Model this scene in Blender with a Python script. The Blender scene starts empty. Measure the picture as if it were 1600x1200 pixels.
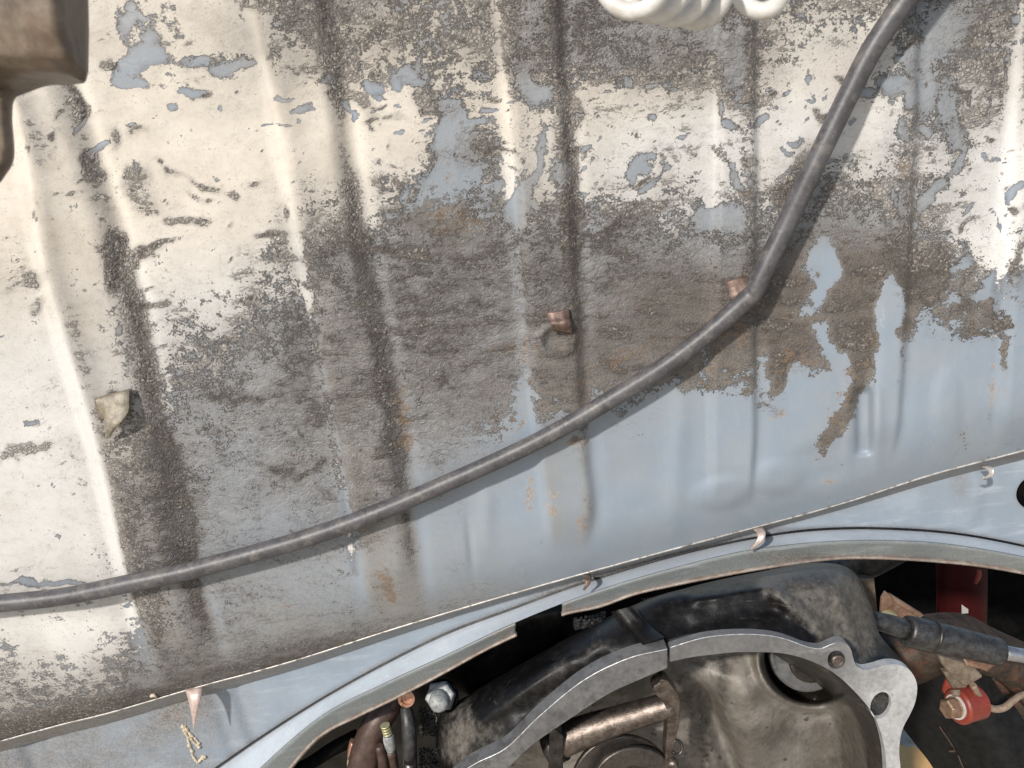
import bpy, bmesh, math, random
import numpy as np
from mathutils import Vector, Matrix, geometry
random.seed(3); rng = np.random.default_rng(5)
S = bpy.context.scene
C = S.collection
# ------------------------------------------------------------------ camera
F = 1300.0                                   # focal length in pixels of the 1600 x 1200 photograph
DIST = 0.65                                  # metres from lens to firewall along the view axis
down = np.array([380., 4300., 1300.]); down /= np.linalg.norm(down)        # world -Z seen by the camera (x right, y down, z ahead)
fw = np.array([0., 0., 1.])
xr = np.cross(down, fw); xr /= np.linalg.norm(xr)
if xr[0] < 0: xr = -xr
up = -down
yy = np.cross(up, xr)
if yy[2] < 0: yy = -yy
RW = np.stack([xr, yy, up])                  # camera frame -> world
fwd_w = RW @ fw
CAM = -fwd_w * (DIST / 1.0)
CAM = CAM * 1.0
def ray(px, py):
    px = np.asarray(px, float); py = np.asarray(py, float)
    d = np.stack([(px - 800) / F, (py - 600) / F, np.ones_like(px)], -1)
    return d @ RW.T
def P(px, py, y):
    """point where the sight line of a photograph position meets the upright plane Y = y"""
    px, py, y = np.broadcast_arrays(np.asarray(px, float), np.asarray(py, float), np.asarray(y, float))
    d = ray(px, py)
    t = (y - CAM[1]) / d[..., 1]
    return CAM + d * t[..., None]
def depth(p):
    return float((np.asarray(p) - CAM) @ fwd_w)
def V(px, py, y): return Vector(P(px, py, y))
cam = bpy.data.cameras.new('camera'); co = bpy.data.objects.new('camera', cam); C.objects.link(co)
cam.sensor_width = 36; cam.lens = F / 1600 * 36; cam.clip_start = .01; cam.clip_end = 100
cx_w = RW @ np.array([1., 0, 0]); cy_w = RW @ np.array([0, -1., 0]); cz_w = -fwd_w
M = Matrix.Identity(4)
for i in range(3):
    M[i][0] = cx_w[i]; M[i][1] = cy_w[i]; M[i][2] = cz_w[i]; M[i][3] = CAM[i]
co.matrix_world = M
cam.dof.use_dof = True; cam.dof.focus_distance = .655; cam.dof.aperture_fstop = 75
S.camera = co
# ------------------------------------------------------------------ light
W = bpy.data.worlds.new('World'); S.world = W; W.use_nodes = True
wn = W.node_tree.nodes; wl = W.node_tree.links
sky = wn.new('ShaderNodeTexSky'); sky.sky_type = 'NISHITA'; sky.sun_disc = False
LD = Vector((.46, .76, -.60)).normalized()   # direction the sunlight travels
sky.sun_elevation = math.asin(-LD.z)
sky.sun_rotation = math.atan2(-LD.x, -LD.y)
wl.new(sky.outputs[0], wn['Background'].inputs[0]); wn['Background'].inputs[1].default_value = .125
sl = bpy.data.lights.new('sun', 'SUN'); sl.energy = 3.7; sl.angle = math.radians(2.6); sl.color = (1, .955, .895)
so = bpy.data.objects.new('sun', sl); C.objects.link(so); so.rotation_euler = LD.to_track_quat('-Z', 'Y').to_euler()
S.view_settings.view_transform = 'Standard'; S.view_settings.look = 'None'
S.view_settings.exposure = .12; S.view_settings.gamma = 1

# ------------------------------------------------------------------ node shorthand
class NT:
    def __init__(s, name):
        s.m = bpy.data.materials.new(name); s.m.use_nodes = True
        s.t = s.m.node_tree; s.b = s.t.nodes['Principled BSDF']
        s.co = s.t.nodes.new('ShaderNodeTexCoord').outputs['Object']
    def put(s, sock, v):
        if v is None: return
        if hasattr(v, 'is_linked') or isinstance(v, bpy.types.NodeSocket): s.t.links.new(v, sock)
        else:
            if hasattr(sock.default_value, '__len__') and not hasattr(v, '__len__'): v = (v,) * len(sock.default_value)
            if hasattr(v, '__len__') and len(v) == 3 and len(sock.default_value) == 4: v = (*v, 1)
            sock.default_value = v
    def ma(s, op, a, b=0., c=None, clamp=False):
        n = s.t.nodes.new('ShaderNodeMath'); n.operation = op; n.use_clamp = clamp
        s.put(n.inputs[0], a); s.put(n.inputs[1], b)
        if c is not None: s.put(n.inputs[2], c)
        return n.outputs[0]
    def add(s, a, b): return s.ma('ADD', a, b)
    def mul(s, a, b, clamp=False): return s.ma('MULTIPLY', a, b, clamp=clamp)
    def sub(s, a, b): return s.ma('SUBTRACT', a, b)
    def mad(s, a, b, c): return s.ma('MULTIPLY_ADD', a, b, c)
    def sat(s, a): return s.ma('ADD', a, 0., clamp=True)
    def ss(s, x, lo, hi, a=0., b=1.):
        n = s.t.nodes.new('ShaderNodeMapRange'); n.interpolation_type = 'SMOOTHSTEP'
        s.put(n.inputs[0], x); n.inputs[1].default_value = lo; n.inputs[2].default_value = hi
        n.inputs[3].default_value = a; n.inputs[4].default_value = b
        return n.outputs[0]
    def mix(s, f, a, b, mode='MIX'):
        n = s.t.nodes.new('ShaderNodeMix'); n.data_type = 'RGBA'; n.blend_type = mode
        s.put(n.inputs[0], f); s.put(n.inputs[6], a); s.put(n.inputs[7], b)
        return n.outputs[2]
    def map(s, scale=(1, 1, 1), loc=(0, 0, 0), rot=(0, 0, 0), v=None):
        n = s.t.nodes.new('ShaderNodeMapping'); s.put(n.inputs[0], v or s.co)
        n.inputs['Scale'].default_value = scale; n.inputs['Location'].default_value = loc; n.inputs['Rotation'].default_value = rot
        return n.outputs[0]
    def noise(s, scale, detail=6, rough=.6, v=None, dist=0., col=False):
        n = s.t.nodes.new('ShaderNodeTexNoise'); s.put(n.inputs['Vector'], v or s.co)
        n.inputs['Scale'].default_value = scale; n.inputs['Detail'].default_value = detail
        n.inputs['Roughness'].default_value = rough; n.inputs['Distortion'].default_value = dist
        return n.outputs[1 if col else 0]
    def vor(s, scale, v=None, feature='F1', out=0, rnd=1.):
        n = s.t.nodes.new('ShaderNodeTexVoronoi'); n.feature = feature; s.put(n.inputs['Vector'], v or s.co)
        n.inputs['Scale'].default_value = scale; n.inputs['Randomness'].default_value = rnd
        return n.outputs[out]
    def attr(s, name):
        n = s.t.nodes.new('ShaderNodeAttribute'); n.attribute_name = name; return n.outputs['Fac']
    def bump(s, h, strength=.5, dist=.001, prev=None):
        n = s.t.nodes.new('ShaderNodeBump'); s.put(n.inputs['Height'], h)
        n.inputs['Strength'].default_value = strength; n.inputs['Distance'].default_value = dist
        if prev is not None: s.put(n.inputs['Normal'], prev)
        return n.outputs[0]
    def out(s, col=None, rough=None, metal=None, normal=None, spec=None, coat=None):
        s.put(s.b.inputs['Base Color'], col); s.put(s.b.inputs['Roughness'], rough)
        s.put(s.b.inputs['Metallic'], metal); s.put(s.b.inputs['Normal'], normal)
        s.put(s.b.inputs['Specular IOR Level'], spec); s.put(s.b.inputs['Coat Weight'], coat)
        return s.m

def warp(n, amt=.004, scale=60):
    c = n.noise(scale, 3, .6, col=True)
    v = n.t.nodes.new('ShaderNodeVectorMath'); v.operation = 'MULTIPLY_ADD'
    n.put(v.inputs[0], c); v.inputs[1].default_value = (amt,) * 3; n.put(v.inputs[2], n.co)
    return v.outputs[0]

BLUE = (.325, .425, .53)
def mat_firewall():
    n = NT('weathered_firewall_paint')
    cr, gr, ru, wh = n.attr('cream'), n.attr('grime_shade'), n.attr('rust'), n.attr('cool')
    wv = warp(n, .010, 45)
    n1 = n.noise(34, 8, .62, wv); n2 = n.noise(130, 8, .68, n.map((.8, 1, 1.1))); n3 = n.noise(620, 5, .7); n0 = n.noise(11, 4, .55)
    nh = n.noise(44, 9, .68, n.map((.55, 1, 1.8), (3, 1, 2), v=wv))                 # patches lying along the horizontal
    fl = n.add(n.mul(n.sub(n1, .5), 1.15), n.add(n.mul(n.sub(n2, .5), 1.6), n.mul(n.sub(n3, .5), n.add(n.mul(wh, .35), n.mad(gr, 1.3, .6)))))
    e = n.add(cr, n.mul(fl, 1.05))
    cm = n.ss(e, .47, .53)
    edge = n.mul(n.ss(e, .38, .48), n.ss(e, .52, .62, 1, 0))                        # chipped borders of the cream coat
    # paints
    cream = n.mix(n.ss(n1, .35, .65), (.70, .635, .54), (.62, .555, .465))
    cream = n.mix(wh, cream, (.69, .675, .65))
    cream = n.mix(n.mul(n.ss(n.noise(18, 5, .6), .5, .75), .35), cream, (.54, .47, .37))
    cream = n.mix(n.mul(n.ss(n.add(n.mul(n2, .5), n.mul(n3, .5)), .5, .66), .42), cream, (.36, .33, .29))
    spm = n.ma('MAXIMUM', n.mul(n.ss(n.vor(430), .12, .26, 1, 0), n.ss(n.noise(50, 6, .6, n.map(loc=(5, 2, 1))), .50, .60)), n.mul(n.ss(n.vor(90, wv), .07, .12, 1, 0), n.ss(n.noise(20, 4, .6, n.map(loc=(7, 2, 4))), .42, .55)))
    cream = n.mix(n.mul(spm, .6), cream, (.20, .18, .16))
    blue = n.mix(n.ss(n.noise(26, 5, .6, n.map(loc=(1, 7, 3))), .35, .7), (.244, .290, .342), (.268, .305, .342))
    blue = n.mix(n.mul(n.ss(n.noise(300, 6, .75, n.map((1, 1, .3))), .5, .75), .16), blue, (.42, .45, .47))
    blue = n.mix(n.mul(n.ss(n0, .48, .68), .35), blue, (.30, .315, .33))
    blue = n.mix(n.mul(n.ss(cr, .12, .5), .7), blue, (.165, .18, .205))             # undercoat seen through the chips is darker
    paint = n.mix(cm, blue, cream)
    scr = n.ss(n.vor(42, n.map((3.2, 1, .35), rot=(0, .5, 0), v=wv), 'DISTANCE_TO_EDGE'), 0, .010, 1, 0)
    scr = n.mul(scr, n.ss(n.noise(30, 3, .5, n.map(loc=(9, 9, 9))), .55, .65))
    paint = n.mix(n.mul(scr, .28), paint, (.50, .50, .50))
    so = n.attr('soot_shade')
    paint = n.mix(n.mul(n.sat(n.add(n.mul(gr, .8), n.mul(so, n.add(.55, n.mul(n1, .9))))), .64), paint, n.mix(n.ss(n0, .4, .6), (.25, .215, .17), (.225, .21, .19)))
    # soft film of oily dirt
    mid = n.add(n.mul(nh, .40), n.add(n.mul(n2, .25), n.add(n.mul(n1, .25), n.mul(n3, .10))))
    rg = n.ma('ABSOLUTE', n.sub(n.noise(120, 3, .55, n.map((.8, 1, 1.2), (6, 6, 6), v=warp(n, .012, 70))), .5))
    crease = n.ss(rg, .0, .045, 1, 0)
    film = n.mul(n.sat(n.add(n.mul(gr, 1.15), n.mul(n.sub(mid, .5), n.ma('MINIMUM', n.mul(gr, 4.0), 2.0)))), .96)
    sh = n.attr('crusty')
    fs = n.mul(n.ss(n.add(gr, n.add(n.mul(n.sub(n1, .5), .9), n.add(n.mul(n.sub(n2, .5), 1.5), n.mul(n.sub(n3, .5), .8)))), .43, .50), .95)
    film = n.add(n.mul(film, n.sub(1., sh)), n.mul(fs, sh))
    fc = n.mix(n.ss(n.add(n.mul(mid, .75), n.mul(gr, .35)), .46, .74), (.250, .230, .208), (.060, .050, .043))
    fc = n.mix(n.mul(n.ss(n1, .46, .64), .5), fc, (.205, .198, .194))
    fc = n.mix(n.mul(n.ss(n.noise(260, 6, .75, n.map(loc=(1, 4, 6))), .50, .60), .5), fc, (.075, .062, .054))
    fc = n.mix(n.mul(n.ss(n.noise(70, 8, .75, n.map((.6, 1, 1.3), (8, 1, 0), v=wv)), .52, .66), .55), fc, (.125, .098, .078))
    fc = n.mix(n.ss(n.noise(760, 3, .6, n.map(loc=(2, 5, 1))), .62, .74), fc, (.40, .38, .35))
    fc = n.mix(n.mul(n.mul(crease, n.ss(n1, .40, .55)), .55), fc, (.05, .042, .037))
    fc = n.mix(n.mul(sh, .42), fc, n.mix(n.ss(n.add(n.mul(n3, .5), n.mul(n2, .5)), .42, .6), (.085, .068, .054), (.25, .20, .15)))
    col = n.mix(film, paint, fc)
    col = n.mix(n.mul(n.mul(crease, n.ss(gr, .06, .3)), n.mul(n.ss(nh, .5, .6), .5)), col, (.10, .088, .078))
    # granular crust
    dirt_e = n.add(gr, n.add(n.mul(n.sub(nh, .5), 3.0), n.add(n.mul(n.sub(n2, .5), 1.0), n.mul(n.sub(n3, .5), .5))))
    lowc = n.mul(n.mul(n.ss(n.add(gr, n.add(n.mul(n.sub(nh, .5), 1.6), n.mul(n.sub(n2, .5), .9))), .42, .56), n.ss(cr, .3, .6)), .75)
    cx = n.ma('MAXIMUM', n.mul(n.ss(dirt_e, .90, 1.2), .62), lowc)
    cx = n.ma('MAXIMUM', cx, n.mul(n.mul(edge, n.ss(gr, .12, .4)), .8))
    gv = warp(n, .0016, 400)
    crack = n.ss(n.vor(330, gv, 'DISTANCE_TO_EDGE'), .02, .22)
    vc = n.t.nodes.new('ShaderNodeTexVoronoi'); n.put(vc.inputs['Vector'], gv); vc.inputs['Scale'].default_value = 700
    sep = n.t.nodes.new('ShaderNodeSeparateColor'); n.put(sep.inputs[0], vc.outputs['Color'])
    vd = vc.outputs['Distance']
    gcol = n.mix(n.ss(sep.outputs[0], .1, .95), (.068, .055, .046), (.185, .16, .138))
    gcol = n.mix(n.ss(sep.outputs[1], .86, .97), gcol, (.46, .43, .38))
    gcol = n.mix(n.ss(n.add(ru, n.mul(n.sub(n2, .5), 1.6)), .35, .7), gcol, n.mix(sep.outputs[2], (.13, .075, .042), (.27, .18, .10)))
    onc = n.mul(cm, n.ss(gr, .75, .40))                                             # on sound cream the crust keeps pale grains between dark cracks
    gcol = n.mix(n.mul(onc, .85), gcol, n.mix(crack, (.13, .115, .105), (.50, .455, .39)))
    col = n.mix(n.mul(cx, .85), col, gcol)
    col = n.mix(n.mul(edge, n.mul(n.ss(n3, .42, .56), .5)), col, (.17, .145, .12))
    # rust stains
    rm = n.ss(n.add(ru, n.add(n.mul(n.sub(n2, .5), 2.6), n.mul(n.sub(n3, .5), 1.8))), .58, .76)
    rcol = n.mix(n.ss(n3, .4, .62), (.12, .078, .054), (.26, .185, .12))
    rcol = n.mix(n.ss(gr, .25, .05), rcol, n.mix(n.ss(n3, .42, .6), (.24, .175, .135), (.40, .33, .26)))
    col = n.mix(n.mul(rm, .66), col, rcol)
    # relief
    h = n.add(n.mul(cm, .30), n.mul(n.mul(cx, n.add(n.sub(1.1, vd), n.mul(n3, .8))), .9))
    h = n.add(h, n.mul(n.mul(n3, film), .75))
    h = n.add(h, n.mul(n.mul(n2, n.sat(n.add(n.mul(cm, .5), film))), .5))
    h = n.sub(h, n.mul(n.mul(n.ss(rg, 0, .09, 1, 0), n.mul(n.mul(film, n.sub(1.1, sh)), n.ss(gr, .25, .6))), .5))
    h = n.add(h, n.mul(n.mul(n.mul(sh, film), n.add(n3, n.noise(330, 5, .7))), .8))
    h = n.add(h, n.mul(n.mul(onc, n.mul(cx, crack)), .8))
    nb = n.bump(h, .85, .0010)
    nb = n.bump(n.noise(9, 3, .5), .35, .006, nb)
    ro = n.add(n.mul(cm, .12), .36); ro = n.add(ro, n.mul(n.mul(film, n.sub(.62, n.mul(n3, .6))), .5))
    return n.out(col, ro, None, nb, .5)

def mat_blue(name, dirt=.3, tint=BLUE, rough=.36, streak=.3):
    n = NT(name)
    a, b, f = n.noise(20, 7, .65), n.noise(150, 8, .7), n.noise(600, 5, .7)
    g = n.attr('grime_shade')
    col = n.mix(n.ss(a, .35, .65), tint, tuple(min(1, c * 1.12 + .02) for c in tint))
    col = n.mix(n.mul(n.ss(n.noise(60, 7, .7, n.map((.3, 1, 2.2), rot=(0, .3, 0))), .5, .7), streak), col, (.52, .55, .58))
    col = n.mix(n.mul(n.ss(b, .52, .7), dirt), col, (.25, .25, .25))
    ge = n.sat(n.add(g, n.mul(n.sub(n.add(n.mul(a, .5), n.mul(b, .5)), .5), n.ma('MINIMUM', n.mul(g, 4), 1.8))))
    col = n.mix(n.mul(ge, .9), col, n.mix(n.ss(f, .4, .6), (.09, .078, .066), (.27, .235, .20)))
    sp = n.mul(n.ss(n.vor(210), .05, .12, 1, 0), n.ss(a, .52, .6))
    col = n.mix(n.mul(sp, .8), col, (.10, .08, .06))
    nb = n.bump(n.add(n.mul(f, .3), n.mul(b, .4)), .18, .0006); nb = n.bump(n.noise(7, 3), .2, .004, nb)
    return n.out(col, n.add(n.mul(b, .2), rough - .08), None, nb, .5)

def mat_metal(name, c1, c2, rough=.4, metal=.8, scale=60, bump=.3, spots=None, spotamt=.5, brush=None, detail=9):
    n = NT(name)
    a = n.noise(scale, detail, .65); b = n.noise(scale * 7, 6, .7)
    t = n.ss(n.add(n.mul(a, .65), n.mul(b, .35)), .38, .62)
    col = n.mix(t, c1, c2)
    if spots:
        col = n.mix(n.mul(n.ss(n.noise(scale * 1.7, 8, .7, n.map(loc=(4, 4, 1))), .5, .62), spotamt), col, spots)
    h = n.add(n.mul(a, .5), n.mul(b, .6))
    if brush:
        br = n.noise(1, 4, .6, n.map(brush)); h = n.add(h, n.mul(br, .6)); col = n.mix(n.mul(n.ss(br, .4, .7), .25), col, c2)
    nb = n.bump(h, bump, .0008)
    return n.out(col, n.add(n.mul(b, .3), rough - .12), metal, nb, .5)

def mat_grease(name='black_greasy_casting'):
    n = NT(name)
    a, b, f = n.noise(26, 8, .65), n.noise(140, 8, .7), n.noise(700, 4, .7)
    d = n.attr('bare')
    col = n.mix(n.ss(n.add(n.mul(a, .6), n.mul(b, .4)), .45, .66), (.0055, .005, .0048), (.020, .018, .0165))
    e = n.add(d, n.mul(n.sub(n.add(n.mul(a, .6), n.mul(b, .4)), .5), n.ma('MINIMUM', n.mul(d, 5), 1.5)))
    bare = n.mix(n.ss(b, .35, .65), (.075, .066, .056), (.16, .145, .125))
    bare = n.mix(n.mul(n.ss(n.vor(110, warp(n, .006, 200)), .1, .2, 1, 0), .6), bare, (.03, .027, .024))
    col = n.mix(n.mul(n.ss(e, .22, .85), .95), col, bare)
    sw = n.noise(1, 5, .6, n.map((14, 30, 70), rot=(0, -.45, 0), v=warp(n, .03, 14)))
    sw2 = n.ss(n.noise(1, 3, .5, n.map((30, 30, 900), rot=(0, -.5, 0), v=warp(n, .02, 12))), .66, .72)
    col = n.mix(n.mul(n.ss(sw, .55, .75), .2), col, (.04, .037, .034))
    col = n.mix(n.mul(n.mul(sw2, n.ss(a, .45, .6)), .5), col, (.16, .155, .15))
    col = n.mix(n.mul(n.ss(f, .60, .70), n.mul(n.ss(b, .5, .6), .5)), col, (.13, .12, .11))
    nb = n.bump(n.add(n.mul(b, .6), n.mul(f, .45)), .42, .0011)
    return n.out(col, n.add(n.mul(b, .55), .12), 0., nb, .22)

def mat_glitter(name='wet_oily_grit'):
    n = NT(name)
    v = n.vor(420, warp(n, .002, 300)); b = n.noise(90, 6, .7)
    col = n.mix(n.ss(b, .45, .65), (.006, .006, .006), (.03, .026, .022))
    nb = n.bump(n.add(v, n.noise(900, 3)), 1., .0016)
    return n.out(col, .14, 0., nb, .9)

def mat_lobe():
    n = NT('machined_aluminium_paler_right')
    a, b = n.noise(30, 8, .62), n.noise(240, 6, .7); w = n.attr('pale_right')
    t = n.ss(n.add(n.mul(a, .6), n.mul(b, .4)), .38, .62)
    col = n.mix(n.sat(n.add(w, n.mul(n.sub(a, .5), n.mul(w, 1.2)))), n.mix(t, (.15, .148, .146), (.21, .207, .203)), n.mix(t, (.40, .40, .395), (.55, .55, .54)))
    col = n.mix(n.mul(n.ss(n.noise(60, 8, .7, n.map(loc=(4, 4, 1))), .56, .68), .5), col, (.17, .165, .16))
    return n.out(col, n.add(n.mul(b, .3), .32), .35, n.bump(n.add(n.mul(a, .3), n.mul(b, .6)), .3, .0009), .5)
def mat_plain(name, c1, c2, rough=.5, metal=0., scale=80, bump=.3, spots=None, spotamt=.5):
    m = mat_metal(name, c1, c2, rough, metal, scale, bump, spots, spotamt)
    if rough > .58: m.node_tree.nodes['Principled BSDF'].inputs['Specular IOR Level'].default_value = .15
    return m

def mat_cast(name='tan_grey_aluminium_casting'):
    n = NT(name)
    a, b, f = n.noise(22, 8, .62), n.noise(120, 8, .68), n.noise(520, 4, .7)
    o = n.attr('oil_shade')
    col = n.mix(n.ss(a, .36, .64), (.185, .165, .138), (.33, .305, .27))
    col = n.mix(n.mul(n.ss(b, .5, .66), .5), col, (.10, .085, .068))
    v = n.vor(75, warp(n, .014, 120)); col = n.mix(n.mul(n.mul(n.ss(v, .12, .26, 1, 0), n.ss(a, .42, .55)), .8), col, (.055, .046, .038))
    col = n.mix(n.mul(n.ss(n.noise(9, 6, .65, n.map(loc=(3, 3, 3))), .48, .66), .65), col, (.07, .06, .05))
    col = n.mix(n.mul(n.ss(f, .58, .7), .4), col, (.42, .39, .35))
    st = n.noise(1, 5, .6, n.map((160, 20, 8)))
    col = n.mix(n.mul(n.ss(st, .5, .7), .3), col, (.13, .11, .09))
    e = n.sat(n.add(o, n.mul(n.sub(n.add(n.mul(a, .5), n.mul(b, .5)), .5), n.ma('MINIMUM', n.mul(o, 5), 2.2))))
    col = n.mix(n.mul(e, .97), col, (.018, .015, .012))
    nb = n.bump(n.add(n.mul(b, .8), n.mul(f, .5)), .55, .0014)
    return n.out(col, n.sub(n.add(n.mul(b, .4), .40), n.mul(e, .28)), .35, nb, .5)

MT = dict(
    fire=mat_firewall(),
    lower=mat_blue('blue_grey_apron_paint', .25, (.238, .280, .325)),
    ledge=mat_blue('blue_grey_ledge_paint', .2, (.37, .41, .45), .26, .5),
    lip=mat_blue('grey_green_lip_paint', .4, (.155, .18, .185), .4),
    hem_shade=mat_blue('hem_shadow_paint', .5, (.20, .205, .21), .45),
    hem=mat_plain('bare_seam_metal', (.40, .37, .33), (.68, .65, .61), .35, .3, 60, .3, (.12, .095, .075), .85),
    rim=mat_plain('tan_rusty_rim', (.20, .155, .125), (.36, .31, .265), .5, .15, 90, .5, (.22, .12, .08), .5),
    tube=mat_plain('grey_black_rubber_hose', (.052, .049, .052), (.10, .095, .098), .42, 0., 50, .35, (.19, .17, .14), .45),
    tabrust=mat_plain('rust_brown_tab', (.10, .065, .052), (.24, .165, .13), .42, .4, 160, .5, (.12, .07, .05), .5),
    tabcream=mat_plain('cream_painted_tab', (.20, .17, .125), (.40, .35, .27), .5, 0., 140, .5, (.20, .15, .10), .6),
    tabpink=mat_plain('pinkish_bare_tab', (.46, .34, .29), (.60, .49, .43), .4, .3, 160, .4, (.25, .14, .10), .35),
    grease=mat_grease(), grit=mat_glitter(),
    alu=mat_metal('machined_grey_aluminium', (.125, .124, .123), (.20, .198, .195), .45, .35, 45, .3, (.075, .073, .070), .6),
    alu_r=mat_lobe(),
    alu_e=mat_metal('edge_glint_aluminium', (.45, .45, .45), (.7, .7, .7), .3, .5, 200, .2),
    alu_b=mat_metal('dull_grey_aluminium_edge', (.055, .054, .053), (.10, .098, .096), .45, .4, 60, .4, (.09, .09, .09), .4),
    cast=mat_cast(),
    shaft=mat_metal('oily_brown_steel', (.11, .088, .074), (.24, .20, .175), .36, .85, 110, .6, (.06, .045, .035), .55),
    dark=mat_metal('oil_dark_steel', (.045, .040, .037), (.11, .10, .092), .32, .8, 90, .35),
    bearing=mat_metal('oily_bearing_steel', (.06, .052, .046), (.12, .104, .09), .33, .8, 70, .3),
    bolt=mat_metal('bright_zinc_bolt', (.20, .205, .20), (.42, .43, .42), .62, .25, 120, .5, (.10, .10, .09), .6),
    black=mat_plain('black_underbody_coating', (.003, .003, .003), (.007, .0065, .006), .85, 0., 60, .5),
    rod=mat_metal('worn_black_shaft', (.035, .034, .034), (.10, .098, .095), .38, .5, 110, .5, (.03, .03, .03), .5),
    rodbright=mat_metal('bright_steel_shaft', (.30, .30, .31), (.5, .5, .51), .3, .85, 110, .3),
    rusty=mat_plain('dirty_rusty_arm', (.032, .024, .018), (.085, .066, .050), .6, .1, 45, .8, (.17, .06, .035), .5),
    tan=mat_plain('tan_muddy_bracket', (.12, .092, .066), (.24, .195, .145), .55, .1, 90, .7, (.14, .08, .05), .5),
    rustplate=mat_plain('rusty_plate', (.15, .085, .055), (.30, .20, .14), .55, .2, 80, .8, (.33, .12, .06), .5),
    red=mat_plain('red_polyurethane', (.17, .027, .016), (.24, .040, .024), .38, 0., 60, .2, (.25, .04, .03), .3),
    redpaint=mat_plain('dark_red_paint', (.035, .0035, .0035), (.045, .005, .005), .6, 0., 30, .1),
    white=mat_plain('white_washer', (.42, .41, .38), (.52, .50, .47), .4, 0., 60, .1),
    rustbolt=mat_metal('rusty_bolt_head', (.25, .15, .10), (.42, .29, .20), .42, .6, 130, .5, (.10, .06, .045), .4),
    pipe=mat_plain('brown_oily_pipe', (.05, .030, .023), (.10, .062, .048), .38, .2, 120, .5, (.05, .03, .025), .4),
    copper=mat_metal('coppery_rusted_tube', (.34, .15, .09), (.55, .33, .23), .35, .6, 160, .5, (.10, .04, .025), .5),
    yellow=mat_metal('yellow_zinc_fitting', (.5, .45, .25), (.7, .65, .4), .35, .6, 100, .2),
    brakepipe=mat_plain('muddy_brake_pipe', (.20, .14, .10), (.32, .25, .18), .5, .2, 120, .4, (.22, .09, .06), .4),
    rubber=mat_plain('black_tyre_rubber', (.007, .007, .007), (.015, .0145, .014), .6, 0., 90, .3),
    spring=mat_plain('cream_coated_spring', (.60, .58, .54), (.72, .70, .66), .4, 0., 120, .25, (.42, .35, .27), .35),
    bracket=mat_plain('tan_brown_bracket', (.085, .062, .043), (.23, .18, .13), .45, 0., 60, .2, (.14, .09, .06), .55),
    ground=mat_plain('sandy_ground', (.40, .34, .26), (.58, .52, .43), .85, 0., 30, .6, (.26, .19, .12), .4),
    sealant=mat_plain('pale_tan_sealant', (.45, .36, .24), (.62, .54, .42), .7, 0., 200, .6),
    orange=mat_plain('orange_scrap', (.62, .36, .14), (.7, .45, .2), .7, 0., 40, .3),
)

# ------------------------------------------------------------------ builders
def new(name, verts, faces, mat, parent=None, smooth=True, attrs=None, bevel=0, solid=0, mats=None):
    me = bpy.data.meshes.new(name)
    me.from_pydata([tuple(map(float, v)) for v in verts], [], [tuple(f) for f in faces])
    me.update()
    if smooth: me.polygons.foreach_set('use_smooth', [True] * len(me.polygons))
    me.materials.append(MT[mat])
    if attrs:
        for k, a in attrs.items():
            at = me.attributes.new(k, 'FLOAT', 'POINT'); at.data.foreach_set('value', np.asarray(a, np.float32).ravel())
    o = bpy.data.objects.new(name, me); C.objects.link(o)
    if parent is not None: o.parent = parent
    if solid:
        md = o.modifiers.new('thickness', 'SOLIDIFY'); md.thickness = solid; md.offset = -1
    if bevel:
        md = o.modifiers.new('bevel', 'BEVEL'); md.width = bevel; md.segments = 2; md.limit_method = 'ANGLE'; md.angle_limit = math.radians(35)
    return o
def thing(name, label, cat, group=None):
    o = bpy.data.objects.new(name, None); C.objects.link(o); o.empty_display_size = .02
    o['label'] = label; o['category'] = cat
    if group: o['group'] = group
    return o
def tag(o, label, cat, group=None):
    o['label'] = label; o['category'] = cat
    if group: o['group'] = group
    return o
def catmull(pts, n):
    p = np.asarray(pts, float)
    if len(p) == 2:
        t = np.linspace(0, 1, n)[:, None]; return p[0] * (1 - t) + p[1] * t
    q = np.vstack([2 * p[0] - p[1], p, 2 * p[-1] - p[-2]])
    seg = np.linalg.norm(np.diff(p[:, :2], axis=0), axis=1) + 1e-9
    cum = np.concatenate([[0], np.cumsum(seg)]); cum /= cum[-1]
    out = []
    for t in np.linspace(0, 1, n):
        i = min(int(np.searchsorted(cum, t, 'right')) - 1, len(p) - 2); u = (t - cum[i]) / (cum[i + 1] - cum[i])
        a, b, c, d = q[i], q[i + 1], q[i + 2], q[i + 3]
        out.append(.5 * ((2 * b) + (-a + c) * u + (2 * a - 5 * b + 4 * c - d) * u * u + (-a + 3 * b - 3 * c + d) * u ** 3))
    return np.array(out)
def cv(pts, y):                                       # constant-depth curve
    return [(a, b, y) for a, b in pts]
def fnoise(x, y, scale, oct=4, seed=0):
    """smooth value noise on arrays"""
    r = np.random.default_rng(seed); out = 0; amp = 1; tot = 0
    for o in range(oct):
        g = r.random((64, 64)); u = (x / scale * 2 ** o) % 64; v = (y / scale * 2 ** o) % 64
        i = np.floor(u).astype(int); j = np.floor(v).astype(int); fu = u - i; fv = v - j
        fu = fu * fu * (3 - 2 * fu); fv = fv * fv * (3 - 2 * fv); i1 = (i + 1) % 64; j1 = (j + 1) % 64; i %= 64; j %= 64
        out = out + amp * ((g[i, j] * (1 - fu) + g[i1, j] * fu) * (1 - fv) + (g[i, j1] * (1 - fu) + g[i1, j1] * fu) * fv)
        tot += amp; amp *= .5
    return out / tot - .5
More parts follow.
